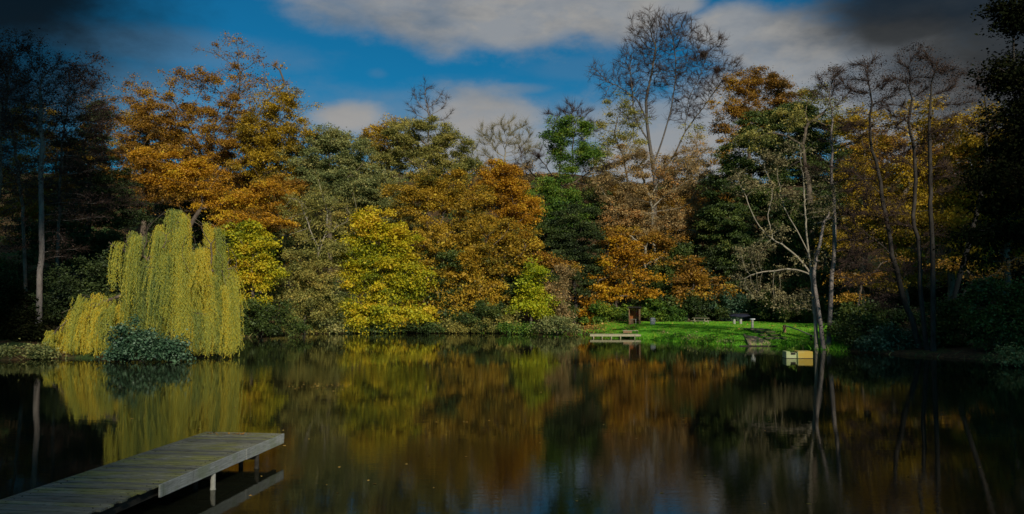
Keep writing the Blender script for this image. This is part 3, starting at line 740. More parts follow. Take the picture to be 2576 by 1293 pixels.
T('straight slender alder just right of the forked alder', 67, 2086, [(2085,200,50,40,.6),(2060,240,40,30,.5),(2120,230,40,40,.5),(2110,340,60,40,.35),(2060,430,50,40,.3),(2150,440,60,50,.4),(2130,560,60,50,.35),(2160,640,60,40,.3)],
  'purple', name='alder_tree', group=AL, bark='grey', R0=.19, tip=.014, twigs=30, tlen=.95, tr=.021, cover=.35, size=.09, dens=3.4, side=.4, spread=.35,
  stem=[(2084,880),(2090,760),(2094,600),(2092,430),(2090,300),(2086,220)])
T('leaning dark alder with twisted trunk left of the twin alders', 62, 2308, [(2185,170,50,40,.7),(2150,215,50,40,.6),(2220,230,50,50,.6),(2170,320,60,50,.4),(2230,400,60,50,.4),(2180,500,60,50,.4),(2200,620,60,50,.4),(2260,520,50,40,.4),(2220,760,50,40,.4),(2160,700,60,40,.4),(2240,690,60,40,.4)],
  'purple', name='alder_tree', group=AL, bark='dark', R0=.22, tip=.014, twigs=30, tlen=.95, tr=.021, cover=.35, size=.09, dens=3.4, side=.4, spread=.35,
  stem=[(2312,890),(2295,800),(2262,700),(2240,600),(2215,480),(2195,370),(2190,260),(2188,190)], limbs=[[(2250,640),(2200,590),(2130,560)],[(2215,480),(2150,430),(2090,420)]])
T('left one of the twin tall dark alders', 61, 2335, [(2285,150,46,40,.7),(2250,200,50,40,.6),(2320,220,40,50,.6),(2260,300,60,50,.4),(2310,400,50,50,.4),(2250,560,50,50,.3),(2340,620,40,60,.3)],
  'purple', name='alder_tree', group=AL, bark='dark', R0=.18, tip=.014, twigs=30, tlen=.95, tr=.021, cover=.35, size=.09, dens=3.4, side=.4, spread=.35,
  stem=[(2332,894),(2318,760),(2305,620),(2300,450),(2292,300),(2288,190)])
T('right one of the twin tall dark alders', 60, 2348, [(2345,150,50,40,.7),(2390,190,46,40,.6),(2400,260,50,50,.6),(2360,330,50,50,.4),(2390,450,50,50,.3)],
  'purple', name='alder_tree', group=AL, bark='dark', R0=.19, tip=.014, twigs=30, tlen=.95, tr=.021, cover=.35, size=.09, dens=3.4, side=.4, spread=.35,
  stem=[(2348,896),(2347,760),(2345,600),(2335,450),(2332,300),(2340,200)])
T('dark alder leaning right behind the twin alders', 70, 2400, [(2480,300,60,60,.5),(2450,200,50,50,.6),(2510,420,50,60,.4)],
  'purple', name='alder_tree', group=AL, bark='dark', R0=.24, tip=.014, twigs=24, tlen=.9, tr=.02, cover=.3, size=.1, dens=2, spread=.35,
  stem=[(2385,860),(2400,750),(2435,620),(2470,480),(2480,350)])
T('huge black evergreen filling the right edge of the view', 36, 2760, [(2545,60,50,70,.8),(2570,170,60,90,1),(2500,210,46,50,.7),(2540,320,80,80,1),(2590,420,80,100,1),(2520,450,60,70,.9),(2570,560,90,90,1),(2490,610,60,60,.8),(2620,250,80,140,1),(2600,0,80,90,.9)],
  'dark', name='evergreen_tree', bark='dark', R0=.3, cover=2.4, size=.14, twigs=3, tlen=.7, tr=.006)
# --- low growth on the banks
for (lab, D, bx, bl, lf) in [
  ('dark green bramble bank just right of the pond side alders', 66, 2150, [(2140,850,60,26),(2200,830,60,30),(2110,830,30,16)], 'deep'),
  ('dark green laurel mound behind the pond side alders', 72, 2200, [(2150,800,60,26),(2210,790,66,34),(2260,810,60,36)], 'deep'),
  ('glossy dark rhododendron at the foot of the leaning alder', 63, 2250, [(2240,850,60,30),(2290,860,40,24),(2200,862,40,20)], 'rhodo'),
  ('black green laurel at the foot of the twin alders', 63, 2400, [(2390,840,60,50),(2450,830,60,60),(2410,790,70,46),(2360,800,40,40)], 'deep'),
  ('black green laurel rising at the right edge', 58, 2540, [(2520,820,70,70),(2580,800,80,90),(2500,750,70,50)], 'deep'),
  ('yellowish sedge tuft low at the right edge', 50, 2560, [(2550,893,36,12),(2590,890,30,14)], 'sage'),
  ('blue green rhododendron island bush in front of the willow', 54.5, 362, [(330,830,40,40),(360,860,70,38),(400,875,60,28),(310,880,40,26),(440,888,30,14)], 'rhodo'),
  ('brown thicket at the left edge of the pond', 66, 40, [(30,820,60,40),(90,840,60,36),(-20,850,60,50),(20,770,60,50)], 'dark'),
  ('weedy green sedge on the left waterline', 57, 90, [(60,885,60,14),(110,888,40,12),(10,888,40,14)], 'sage'),
  ('dark undergrowth behind the willow', 80, 330, [(300,700,90,80),(380,760,80,60),(200,720,80,70),(140,780,80,50),(470,700,90,80),(520,790,80,50)], 'yew'),
  ('dark holly filling the gap behind the slim bare alder', 96, 250, [(240,620,80,60),(170,640,80,60),(300,650,60,60)], 'yew'),
  ('dark fern bank under the left alders', 84, 60, [(40,700,80,60),(110,740,80,50),(-20,720,60,80)], 'yew')]:
    shrub(lab, D, bx, bl, lf, size=.20 if D > 57 else .17)
HG = 'evergreen bushes behind the lawn'
for i, (lab, D, bx, bl, lf) in enumerate([
  ('green gold laurel left of the hut', 105, 1530, [(1520,785,44,26),(1560,790,34,24),(1490,800,26,14)], 'green'),
  ('laurel with yellow leaves right of the hut', 107, 1665, [(1650,775,50,30),(1690,790,40,22)], 'green'),
  ('dark laurel behind the picnic table', 108, 1750, [(1740,770,60,40),(1790,785,50,28)], 'deep'),
  ('dark rhododendron behind the covered boat', 108, 1850, [(1840,770,60,40),(1890,785,50,28)], 'rhodo'),
  ('black holly behind the tall post', 106, 1940, [(1930,770,60,40),(1990,780,60,34)], 'deep'),
  ('black laurel above the handrail', 100, 2040, [(2030,780,60,40),(2090,790,60,34)], 'deep'),
  ('dark bank of yew between the two orange trees', 110, 1660, [(1650,690,60,60),(1690,640,50,50),(1640,740,60,40)], 'deep'),
  ('dark yew bank under the shaded orange tree', 114, 1800, [(1790,660,60,50),(1800,740,70,40),(1870,740,60,40)], 'yew')]):
    shrub(lab, D, bx, bl, lf, group=HG, size=.22)


# ---------------------------------------------------------------- weeping willow
def willow():
    rg = np.random.default_rng(5)
    D = 58.0; s = D/FP
    org = np.array([at(440, 700, D)[0], D, gz(at(440, 700, D)[0], D)-.1])
    root = thing('willow_tree', 'yellow green weeping willow trailing into the pond', 'tree', tuple(org))
    # limbs arch out from the trunk; each one ends in domes from which the strands fall
    domes = [(452,545,30,30),(430,540,12,20),(478,548,14,18),(500,585,50,34),(400,590,50,30),(345,610,44,32),(300,635,34,30),(545,640,36,44),(580,690,24,50),(470,640,70,36),
             (410,680,60,36),(560,740,36,50),(500,710,50,44),(440,740,50,40),(588,720,16,40),(520,800,40,30)]
    low = [(250,775,56,28),(200,805,40,34),(295,795,34,26),(168,845,26,36),(230,750,26,18)]
    A = []; K = []
    for i, (x, y, rx, ry) in enumerate(domes+low):
        n = int(46*rx*ry/2400)+14
        v = rg.normal(0, 1, (n, 3)); v[:, 2] = np.abs(v[:, 2]); v /= np.linalg.norm(v, axis=1)[:, None]
        A.append(at(x, y, D)+v*np.array([rx*s, (rx+ry)*.55*s+.6, ry*s])); K += [i]*n
    A = np.concatenate(A)
    trunk = spline([org, org+[.1,0,2.2], org+[.0,0,4.2], org+[.25,.1,6.5]], .35)
    lim = [(spline([org+[.1,0,2.4], at(350,740,D), at(280,750,D), at(220,790,D)], .35), 1), (spline([org+[.1,0,3.4], at(500,690,D), at(560,680,D)], .35), 1),
           (spline([org+[0,0,3.8], at(380,660,D), at(320,640,D)], .35), 1)]
    P, par = colonize(A, [(trunk, None)]+lim, .4, 2.6, .5, rg=rg)
    me, Q, r, w = tree_mesh('willow_trunk', P, par, .42, .015, B['bark'], org, k=6, nchain=NCH[0], side=.5)
    obj('trunk', me, root)
    V = []; F = []; TT = []; SV = []; ST = []; off = 0
    so = 0; SF = []
    # curtains: every limb end carries a bundle of strands that hang together, dark gaps between the bundles
    pick = np.concatenate([rg.choice(np.where((np.array(K) < len(domes)) & (A[:, 1] < D+.9))[0], 70, replace=False), np.where(np.array(K) >= len(domes))[0][::3]])
    cmin = org[2]
    for j in pick:
        cd = A[j]-org; cd[2] = 0; cd /= np.linalg.norm(cd)+1e-6; tang = np.array([-cd[1], cd[0], 0])
        u = rg.uniform(.28, .80) if rg.random() < .66 else 1.15
        hue = np.clip(rg.normal(.54, .21), .12, .86)+(.10 if K[j] >= len(domes) else 0)
        wide = rg.uniform(.07, .24); A[j] = A[j]+cd*rg.uniform(-1.0, .25)
        if 0 < A[j][0]-at(255, 700, D)[0] < 2.0 and K[j] < len(domes): u = rg.uniform(.2, .42)
        for rep in range(24):
            p = A[j]+tang*rg.normal(0, wide)+cd*rg.normal(0, .16)+np.array([0, 0, -abs(rg.normal(0, .35))])
            lowend = rg.uniform(.05, .5)+abs(rg.normal(0, .55))
            ln = min(p[2]-lowend, 8.5*u*rg.uniform(.65, 1.05))
            if ln < .8: ln = max(.4, min(p[2]-.2, 1.0))
            outd = np.array([p[0]-org[0], (p[1]-org[1]), 0]); outd /= np.linalg.norm(outd)+1e-6
            k = max(3, int(ln/.065)); tpar = np.linspace(0, 1, k)
            sway = rg.normal(0, .2, 3); reach = rg.uniform(.1, .5)
            c = p[None]+np.outer(1-np.exp(-tpar*3.5), outd)*reach+np.outer(tpar**2, sway)
            c[:, 2] = p[2]+.18*np.sin(np.minimum(tpar*6, math.pi))*0.6-ln*tpar
            c += rg.normal(0, .035, c.shape)
            # strand itself
            w_ = .012
            a0 = c[:-1]; a1 = c[1:]; e = np.array([w_, .3*w_, 0]); n = len(a0)
            SV.append(np.stack([a0-e, a0+e, a1+e, a1-e], 1).reshape(-1, 3)); SF.append(np.arange(n)[:, None]*4+np.arange(4)[None]+so); so += n*4
            base_t = hue+rg.normal(0, .07); ST.append(np.full(n, base_t*.6-.05))
            m = k*2; C = np.repeat(c, 2, 0)+rg.normal(0, .03, (m, 3))
            d = rg.normal(0, .5, (m, 3)); d[:, 2] = -1.0; d /= np.linalg.norm(d, axis=1)[:, None]
            wv = np.cross(d, rg.normal(0, 1, (m, 3))); wv /= np.linalg.norm(wv, axis=1)[:, None]
            ls = rg.uniform(.07, .13, m)[:, None]
            V.append(np.stack([C, C+d*ls*.5+wv*ls*.14, C+d*ls, C+d*ls*.5-wv*ls*.14], 1).reshape(-1, 3))
            F.append(np.arange(m)[:, None]*4+np.arange(4)[None]+off); off += m*4
            TT.append(base_t+rg.normal(0, .12, m))
    obj('crown', np_mesh('willow_crown', np.concatenate(V)-org, [np.concatenate(F)], L['willow'], np.concatenate(TT)), root)
    o = obj('hanging_branches', np_mesh('willow_strands', np.concatenate(SV)-org, [np.concatenate(SF)], L['willow'], np.concatenate(ST)), root); o['kind'] = 'stuff'
    TOTAL[0] += sum(len(x) for x in TT)
willow()

# ---------------------------------------------------------------- wood and other small materials
def wood_mat(name, c1, c2, green=None, scale=6, axis_scale=(1,1,1), gamount=.5):
    m, t, out = new_mat(name)
    co = t.new('ShaderNodeTexCoord').outputs['Object']
    n = t.noise(t.mapping(co, axis_scale), scale, 6, .7); n2 = t.noise(co, 1.1, 4, .6); n3 = t.noise(co, 30, 3, .6)
    c = t.ramp(n, [(.3, c1), (.7, c2)])
    if green: c = t.mix(t.math('MULTIPLY', t.smooth(n2, .35, .6), gamount), c, green)
    c = t.mix(t.math('MULTIPLY', t.smooth(n3, .58, .75), .55), c, tuple(x*.35 for x in c1))
    principled(t, out, c, .85, .2, bump(t, n, .4, .01)); return m
def deck_mat():
    m, t, out = new_mat('mossy_deck_boards')
    co = t.new('ShaderNodeTexCoord').outputs['Object']
    rnd = t.new('ShaderNodeNewGeometry').outputs['Random Per Island']
    grain = t.noise(t.mapping(co, (.7, 22, 1)), 3.0, 6, .7)
    blot = t.noise(co, 1.6, 5, .65); blot2 = t.noise(t.mapping(co, (1, 2.5, 1)), 5.0, 4, .7)
    wood = t.ramp(grain, [(.32, (.05, .045, .03)), (.5, (.20, .19, .135)), (.7, (.36, .34, .26))])
    moss = t.ramp(grain, [(.3, (.055, .05, .015)), (.7, (.29, .28, .085))])
    mk = t.math('ADD', t.math('MULTIPLY', t.math('SUBTRACT', rnd, .5), .35), blot)
    c = t.mix(t.smooth(mk, .40, .72), wood, moss)
    c = t.mix(t.math('MULTIPLY', t.smooth(blot2, .55, .72), .75), c, (.020, .018, .014))
    c = t.mix(1.0, c, t.ramp(rnd, [(0, (.50, .50, .50)), (1, (1.2, 1.2, 1.2))]), 'MULTIPLY')
    principled(t, out, c, .75, .3, bump(t, grain, .5, .012)); return m
def side_mat():
    m, t, out = new_mat('weathered_grey_board')
    co = t.new('ShaderNodeTexCoord').outputs['Object']
    grain = t.noise(t.mapping(co, (1, .6, 9)), 5.0, 6, .7); drip = t.noise(t.mapping(co, (1, 7, .5)), 2.2, 5, .75); blot = t.noise(co, 1.3, 4, .6)
    c = t.ramp(grain, [(.3, (.17, .165, .14)), (.55, (.32, .32, .28)), (.75, (.44, .44, .39))])
    c = t.mix(t.math('MULTIPLY', t.smooth(drip, .52, .70), .65), c, (.07, .07, .045))
    c = t.mix(t.math('MULTIPLY', t.smooth(blot, .50, .66), .5), c, (.16, .19, .08))
    principled(t, out, c, .8, .25, bump(t, grain, .5, .008)); return m
MW = {
 'deck': deck_mat(),
 'side': side_mat(),
 'dark': wood_mat('wet_dark_timber', (.012,.011,.008), (.045,.038,.028)),
 'post': wood_mat('pale_grey_post', (.22,.21,.17), (.42,.40,.33)),
 'bin':  wood_mat('grey_weathered_concrete', (.30,.29,.27), (.46,.45,.42)),
 'pale': wood_mat('pale_weathered_timber', (.22,.19,.12), (.42,.36,.24), (.25,.26,.12), 6, (1,1,1), .35),
 'hut':  wood_mat('orange_brown_boards', (.22,.07,.02), (.40,.15,.045), None, 5, (1, 1, 8)),
 'hut2': wood_mat('weathered_tan_boards', (.15,.085,.045), (.30,.17,.09)),
 'conc': wood_mat('sandy_concrete', (.44,.31,.17), (.60,.44,.26), (.22,.22,.08), 4, (1,1,1), .12),
 'moss': wood_mat('mossy_stone', (.05,.045,.03), (.16,.14,.09), (.09,.12,.02), 6, (1,1,1), .8),
 'fcyl': wood_mat('faded_yellow_plastic', (.36,.32,.10), (.48,.42,.16), (.42,.26,.03), 2.2, (1,1,1), .8),
 'fpal': wood_mat('pale_cream_plastic', (.36,.37,.20), (.46,.46,.28), (.20,.30,.05), 2.5, (1,1,1), .6),
}
m, t, out = new_mat('dark_blue_tarpaulin')
co = t.new('ShaderNodeTexCoord').outputs['Object']
principled(t, out, t.ramp(t.noise(co, 4, 4), [(.3, (.006,.007,.012)), (.7, (.018,.02,.038))]), .8, .2); MW['tarp'] = m
m, t, out = new_mat('red_paint'); principled(t, out, (.55,.03,.02), .5, .4); MW['red'] = m

# ---------------------------------------------------------------- the near jetty
def jetty():
    zd = .60; h = zd
    A = on_z(518, 1087, zd); Bp = on_z(712.5, 1090.5, zd); C = on_z(0, 1261, zd); E = on_z(216, 1293, zd)
    lc = (A+Bp)/2; dirv = ((A-C)/np.linalg.norm(A-C)+(Bp-E)/np.linalg.norm(Bp-E)); dirv /= np.linalg.norm(dirv)
    ang = math.atan2(dirv[0], dirv[1]); wd = abs(np.dot(Bp-A, [dirv[1], -dirv[0], 0])); wd = max(wd, 1.9)
    root = thing('wooden_jetty', 'long weathered wooden jetty with mossy boards in the foreground', 'jetty', (lc[0], lc[1], 0), -ang)
    rg = random.Random(4)
    # local frame: +y along the jetty to its far end (0), boards run across x
    n = 70; bw = .180; gap = .030; Ln = n*(bw+gap)
    d = BM(); y = 0
    for i in range(n):
        y0 = -i*(bw+gap); w = bw-rg.uniform(0, .006)
        ov = rg.uniform(-.012, .012); ov2 = rg.uniform(-.06, .04) if i > 30 else rg.uniform(-.004, .004)
        d.box(((ov+ov2)/2, y0-w/2, zd-.018+rg.uniform(-.007, .007)), (wd+ov2-ov, w, .036), rz=rg.uniform(-.007, .007), ry=rg.uniform(-.003, .003), bev=.004)
    dk = d.build('deck', MW['deck'], root)
    # pale wide edge board on the right half, dark beam behind it, and the left edge board
    for ya, yb_, dz in ((-6.08, -2.3, 0), (-2.29, -.02, .006)):
        side = BM(); side.box((wd/2+.022+dz*.5, (ya+yb_)/2, zd-.115-dz), (.04, yb_-ya-.006, .25), rx=R(.07), bev=.005); side.build('side_board', MW['side'], root)
    nails = BM()
    for i in range(n):
        for sx in (-wd/2+.18, wd/2-.18): nails.tube((sx+rg.uniform(-.02, .02), -i*(bw+gap)-bw/2, zd-.01), (sx, -i*(bw+gap)-bw/2, zd+.006), .011, .011, 6)
    nl = nails.build('nail_heads', MW['dark'], root); nl['kind'] = 'stuff'
    sb = BM(); sb.box((-wd/2-.018, -7, zd-.075), (.036, 14, .15), bev=.004); sb.build('side_board', MW['deck'], root)
    eb = BM(); eb.box((0, .022, zd-.075), (wd+.06, .04, .15), bev=.005); eb.build('end_board', MW['deck'], root)
    for x in (-wd/2+.18, wd/2-.18):
        b = BM(); b.box((x, -7.2, zd-.15), (.09, 14.2, .2)); b.build('beam', MW['dark'], root)
    for yy in (-1.6, -3.85, -7.4, -10.6):
        b = BM(); b.box((0, yy, zd-.31), (wd-.02, .10, .12)); b.build('cross_beam', MW['dark'], root)
        for x in (-wd/2+.08, wd/2-.42, wd/2-.005):
            p = BM(); r = .055
            p.tube((x, yy, -1.5), (x, yy, zd-.25), r*1.02, r, 14)
            if x > wd/2-.1: p.tube((x, yy, -.02), (x, yy, .03), r*1.25, r*1.1, 14)
            p.build('post', MW['post'] if (x > wd/2-.1 and yy < -3) else MW['dark'], root, True)
    for k, (yy, ex, zz) in enumerate(((-8.35, .42, .16), (-8.9, .20, .22), (-9.25, .34, .08))):
        p = BM(); p.tube((wd/2-.8, yy-.15, zz-.02), (wd/2+ex, yy, zz), .065, .06, 12)
        p.tube((wd/2+ex, yy, zz), (wd/2+ex+.003, yy, zz), .035, .035, 12); p.build('pole', MW['bark2'] if 'bark2' in MW else MW['dark'], root, True)
    # curled wet leaves lying on the end boards
    V = []; T_ = []
    r2 = np.random.default_rng(3); nn = 46
    Cc = np.stack([r2.uniform(-wd*.42, wd*.15, nn), -.12-np.abs(r2.normal(0, .16, nn)), np.full(nn, zd+.012)], -1)
    v, f, tt = leaf_geo(Cc, .07, .6, r2.uniform(.2, .7, nn), r2, 0, 1.5)
    lv = obj('fallen_leaves', np_mesh('deck_leaves', v, [f], L['litter'], tt)); lv.location = (lc[0], lc[1], 0); lv.rotation_euler = (0, 0, -ang)
    tag(lv, 'dead leaves scattered on the far end of the jetty', 'leaves', kind='stuff')
jetty()

# ---------------------------------------------------------------- lawn furniture
def ground_at(px, py):
    """walk the sight line to where it meets the ground"""
    r = ray(px, py); ds = np.arange(40, 125, .1)
    p = np.array([0, 0, CAMZ])[None]+r[None]*(ds/r[1])[:, None]
    hh = height(p[:, 0], p[:, 1]); k = np.argmax(p[:, 2] < hh)
    return np.array([p[k, 0], p[k, 1], hh[k]]) if k else np.array([at(px, py, 104)[0], 104, gz(at(px, py, 104)[0], 104)])
def hut():
    p = at(1597, 800, 98); x, y = p[0], 98.0; z = gz(x, y)
    root = thing('wooden_hut', 'open fronted brown wooden hut at the left end of the lawn', 'hut', (x, y, z-.05), R(-14))
    w, d, h = 1.25, 1.25, 2.0
    for sx in (-1, 1):
        b = BM()
        for k in range(9): b.box((sx*w/2, -d/2+.07+k*(d-.14)/8, h/2), (.03, (d-.14)/8-.012, h-.02*k), bev=.003)
        b.build('side_wall', MW['hut2'] if sx > 0 else MW['hut'], root)
    b = BM()
    for k in range(14): b.box((0, d/2-.03, .12+k*.145), (w-.04, .03, .135), bev=.003)
    b.build('back_wall', MW['hut'], root)
    for sx in (-1, 1):
        b = BM(); b.box((sx*(w/2-.03), -d/2-.01, h/2), (.11, .09, h), bev=.006); b.build('post', MW['hut2'], root)
    b = BM(); b.box((0, -.08, h+.06), (w+.42, d+.4, .05), rx=R(5), bev=.008); b.box((0, -d/2-.26, h+.035), (w+.42, .03, .09), rx=R(5)); b.build('roof', MW['dark'], root)
    b = BM(); b.box((.02, d/2-.42, .62), (w-.12, .55, .045), bev=.005); b.build('shelf', MW['pale'], root)
    b = BM(); b.box((.12, -.05, .31), (.08, .07, .60), bev=.004); b.build('support', MW['post'], root)
    b = BM(); b.box((-.36, -d/2+.05, .32), (.5, .03, .62), bev=.003); b.build('front_panel', MW['hut2'], root)
    b = BM(); b.box((.14, d/2-.09, 1.25), (.035, .05, 1.7)); b.build('divider', MW['post'], root)
    # red life ring hanging inside
    b = bmesh.new(); R1, r1 = .19, .055; ring = []
    for i in range(24):
        a = i*math.tau/24
        ring.append([b.verts.new(((R1+r1*math.cos(j*math.tau/10))*math.cos(a), r1*math.sin(j*math.tau/10), (R1+r1*math.cos(j*math.tau/10))*math.sin(a))) for j in range(10)])
    for i in range(24):
        for j in range(10): b.faces.new((ring[i][j], ring[(i+1) % 24][j], ring[(i+1) % 24][(j+1) % 10], ring[i][(j+1) % 10]))
    me = bpy.data.meshes.new('life_ring'); b.to_mesh(me); b.free(); me.materials.append(MW['red'])
    for q in me.polygons: q.use_smooth = True
    o = obj('life_ring', me, None, tuple(np.array([x, y, z])+np.array([.42, .0, 1.25]))); tag(o, 'small red ring hanging inside the wooden hut', 'life ring')
hut()
def litter_bin():
    p = at(1642, 806, 96); x = p[0]; y = 96.0; z = gz(x, y)
    root = thing('litter_bin', 'squat pale grey litter bin beside the hut', 'bin', (x, y, z-.03), R(10))
    b = BM(); b.tube((0,0,0), (0,0,.72), .27, .30, 24); b.build('body', MW['bin'], root, False)
    b = BM(); b.tube((0,0,.44), (0,0,.52), .345, .345, 24); b.build('band', MW['bin'], root)
    b = BM(); b.tube((0,0,.72), (0,0,.78), .33, .33, 24); b.tube((0,0,.78), (0,0,.84), .30, .22, 24); b.build('lid', MW['bin'], root)
litter_bin()
def picnic_table():
    p = at(1763, 812, 98); x = p[0]; y = 98.0; z = gz(x, y)
    root = thing('picnic_table', 'pale timber picnic table with A frame legs on the lawn', 'picnic table', (x, y, z), R(-38))
    b = BM()
    for k in range(5): b.box((0, -.30+k*.15, .755), (1.85, .135, .04), bev=.004)
    b.build('table_top', MW['pale'], root)
    for sy in (-1, 1):
        b = BM()
        for k in range(2): b.box((0, sy*(.66+k*.14), .45), (1.85, .13, .04), bev=.004)
        b.build('bench', MW['pale'], root)
    for sx in (-.66, .66):
        for sy in (-1, 1):
            b = BM(); b.bar((sx, sy*.26, .735), (sx, sy*.78, 0), .05, .10); b.build('leg', MW['pale'], root)
        b = BM(); b.box((sx+.052, 0, .40), (.045, 1.56, .09)); b.build('cross_beam', MW['pale'], root)
        b = BM(); b.bar((sx*.9, 0, .42), (sx*.15, 0, .70), .045, .08); b.build('brace', MW['pale'], root)
picnic_table()
def covered_boat():
    p = at(1855, 805, 97); x = p[0]; y = 97.0; z = gz(x, y)
    for k, dx in enumerate((-.38, .38)):
        root = thing('trestle_post', 'left stubby pale post under the covered boat' if k == 0 else 'right stubby pale post under the covered boat', 'post', (x+dx, y, z), 0, 'stubby posts under the boat')
        b = BM(); b.tube((0,0,-.1), (0,0,.74), .17, .15, 14); b.tube((0,0,.74), (0,0,.78), .15, .12, 14); b.build('shaft', MW['post'], root, False)
        b = BM(); b.box((0, 0, .80), (.34, .5, .045), bev=.004); b.build('cap', MW['post'], root)
    # upturned hull under a dark cover
    n, k = 25, 11; V = []
    for i in range(n):
        u = i/(n-1)*2-1; wv = .55*(1-abs(u)**2.6)**.6+.02; hh = .34*(1-abs(u)**3)+.05; sheer = .16*u*u
        for j in range(k):
            a = math.pi*j/(k-1)
            V.append((u*1.3, -wv*math.cos(a), .01+sheer+hh*math.sin(a)+.02*math.sin(i*1.9+j)))
    F = [[i*k+j, (i+1)*k+j, (i+1)*k+j+1, i*k+j+1] for i in range(n-1) for j in range(k-1)]
    F += [[(i+1)*k, i*k, i*k+k-1, (i+1)*k+k-1] for i in range(n-1)]
    F = np.array(F)
    root = thing('covered_boat', 'upturned boat under a dark blue cover resting on two posts', 'boat', (x+.25, y, z+.83), R(8))
    obj('hull', np_mesh('hull', V, [F], MW['tarp'], smooth=True), root)
    b = BM(); b.tube((-1.25, -.1, .50), (1.2, .1, .42), .02, .02, 8); b.build('ridge_rope', MW['dark'], root)
    b = BM(); b.tube((-1.1, -.50, .16), (1.1, -.50, .16), .035, .035, 8); b.build('gunwale', MW['tarp'], root)
covered_boat()
def tall_post():
    p = ground_at(1893, 829); x, y, z = p
    root = thing('marker_post', 'pale round post with a flat white cap at the top of the steps', 'post', (x, y, z))
    b = BM(); b.tube((0,0,-.2), (0,0,1.0), .125, .12, 16); b.build('shaft', MW['post'], root)
    m, t, out = new_mat('white_painted_cap'); principled(t, out, (.7,.7,.68), .6, .3)
    b = BM(); b.box((0,0,1.05), (.44,.40,.10), bev=.015); b.build('cap', m, root)
tall_post()

def far_platform():
    L0 = on_z(1482, 851, 0); D = 84.5
    x0 = at(1484, 845, D)[0]; x1 = at(1612, 845, D)[0]; w = x1-x0; zt = CAMZ-(840.5-HOR)/FP*D
    root = thing('fishing_platform', 'low pale wooden fishing platform on thin posts at the lawn corner', 'platform', (x0, D, 0), R(-1.5))
    b = BM(); n = int(w/.15)
    for k in range(n): b.box((.075+k*.15, .65, zt-.02), (.138, 1.5, .04), bev=.003)
    b.build('deck', MW['pale'], root)
    b = BM(); b.box((w/2, -.115, zt-.11), (w, .04, .2), bev=.004); b.build('front_beam', MW['pale'], root)
    b = BM(); b.box((w/2, 1.41, zt-.11), (w, .04, .2)); b.build('back_beam', MW['dark'], root)
    for fx in (.07, .24, .42, .60, .88):
        for yy in (-.05, 1.35):
            p = BM(); p.box((fx*w, yy, zt/2-.45), (.09, .09, zt+.7)); p.build('post', MW['pale'] if yy < 0 else MW['dark'], root)
    st = thing('boarded_step', 'small raised boarded step behind the fishing platform', 'step', (x1-.75, D+2.2, zt-.05), R(-6))
    b = BM()
    for k in range(4): b.box((0, -.3+k*.2, .34), (1.6, .18, .045), bev=.004)
    b.build('tread', MW['pale'], st)
    b = BM(); b.box((-.3, -.38, .2), (.9, .05, .2)); b.build('riser', MW['hut2'], st)
    for sx in (-.7, .7):
        b = BM(); b.box((sx, 0, 0), (.08, .6, .6)); b.build('support', MW['dark'], st)
far_platform()

def steps():
    # mossy stone steps climbing from the slipway to the lawn
    a = ground_at(1985, 862); b_ = ground_at(1885, 832)
    top = np.array([at(1886, 830, 82)[0], 82.0]); bot = np.array([at(1950, 862, 73.5)[0], 73.5])
    root = thing('garden_steps', 'mossy stone steps leading down from the tall post to the water', 'steps', (*bot, 0), 0)
    n = 6
    for k in range(n):
        f = k/(n-1); c = bot+(top-bot)*f; zc = gz(*c)
        rel = c-bot
        b = BM(); b.box((rel[0], rel[1], max(zc, .25)+.10), (1.9, .7, .14), rz=R(-4+3*math.sin(k*2.1)), bev=.02); b.build('tread', MW['moss'], root)
        b = BM(); b.box((rel[0], rel[1]-.40, max(zc, .25)-.08), (1.86, .08, .28), rz=R(-4+3*math.sin(k*2.1)), bev=.01); b.build('riser', MW['dark'], root)
    # sandy slipway slab
    q0 = on_z(1888, 870.5, 0); q1 = on_z(1954, 871, 0)
    V = [(q0[0], q0[1]-.1, -.1), (q1[0], q1[1]-.1, -.1), (q1[0]-.2, q1[1]+.3, .12), (q0[0], q0[1]+1.5, .85), (q0[0]+.9, q0[1]+1.4, .78), (q1[0]-.5, q1[1]+.75, .42)]
    V = [np.array(v) for v in V]; n = len(V); lo = [v-np.array([0, -.6, 1.0]) for v in V]
    me = np_mesh('slipway', V+lo, [np.array([[0, 1, 2, 5]]), np.array([[0, 5, 4, 3]]), np.array([[0, 3, n+3, n+0], [3, 4, n+4, n+3], [4, 5, n+5, n+4], [5, 2, n+2, n+5]])], MW['conc'])
    tag(obj('slipway', me), 'sandy concrete slipway slab at the foot of the steps', 'slipway')
    e = BM(); e.bar(V[0]+[-.1, 0, .12], V[3]+[-.1, 0, .06], .16, .2)
    o = e.build('kerb', MW['moss']); tag(o, 'mossy yellow edging along the left of the slipway', 'kerb')
    e = BM(); e.bar(V[0]+[-1.0, -.05, .13], V[1]+[.4, -.05, .13], .12, .10)
    o = e.build('plank', MW['dark']); tag(o, 'wet dark plank along the waterline of the slipway', 'plank')
steps()
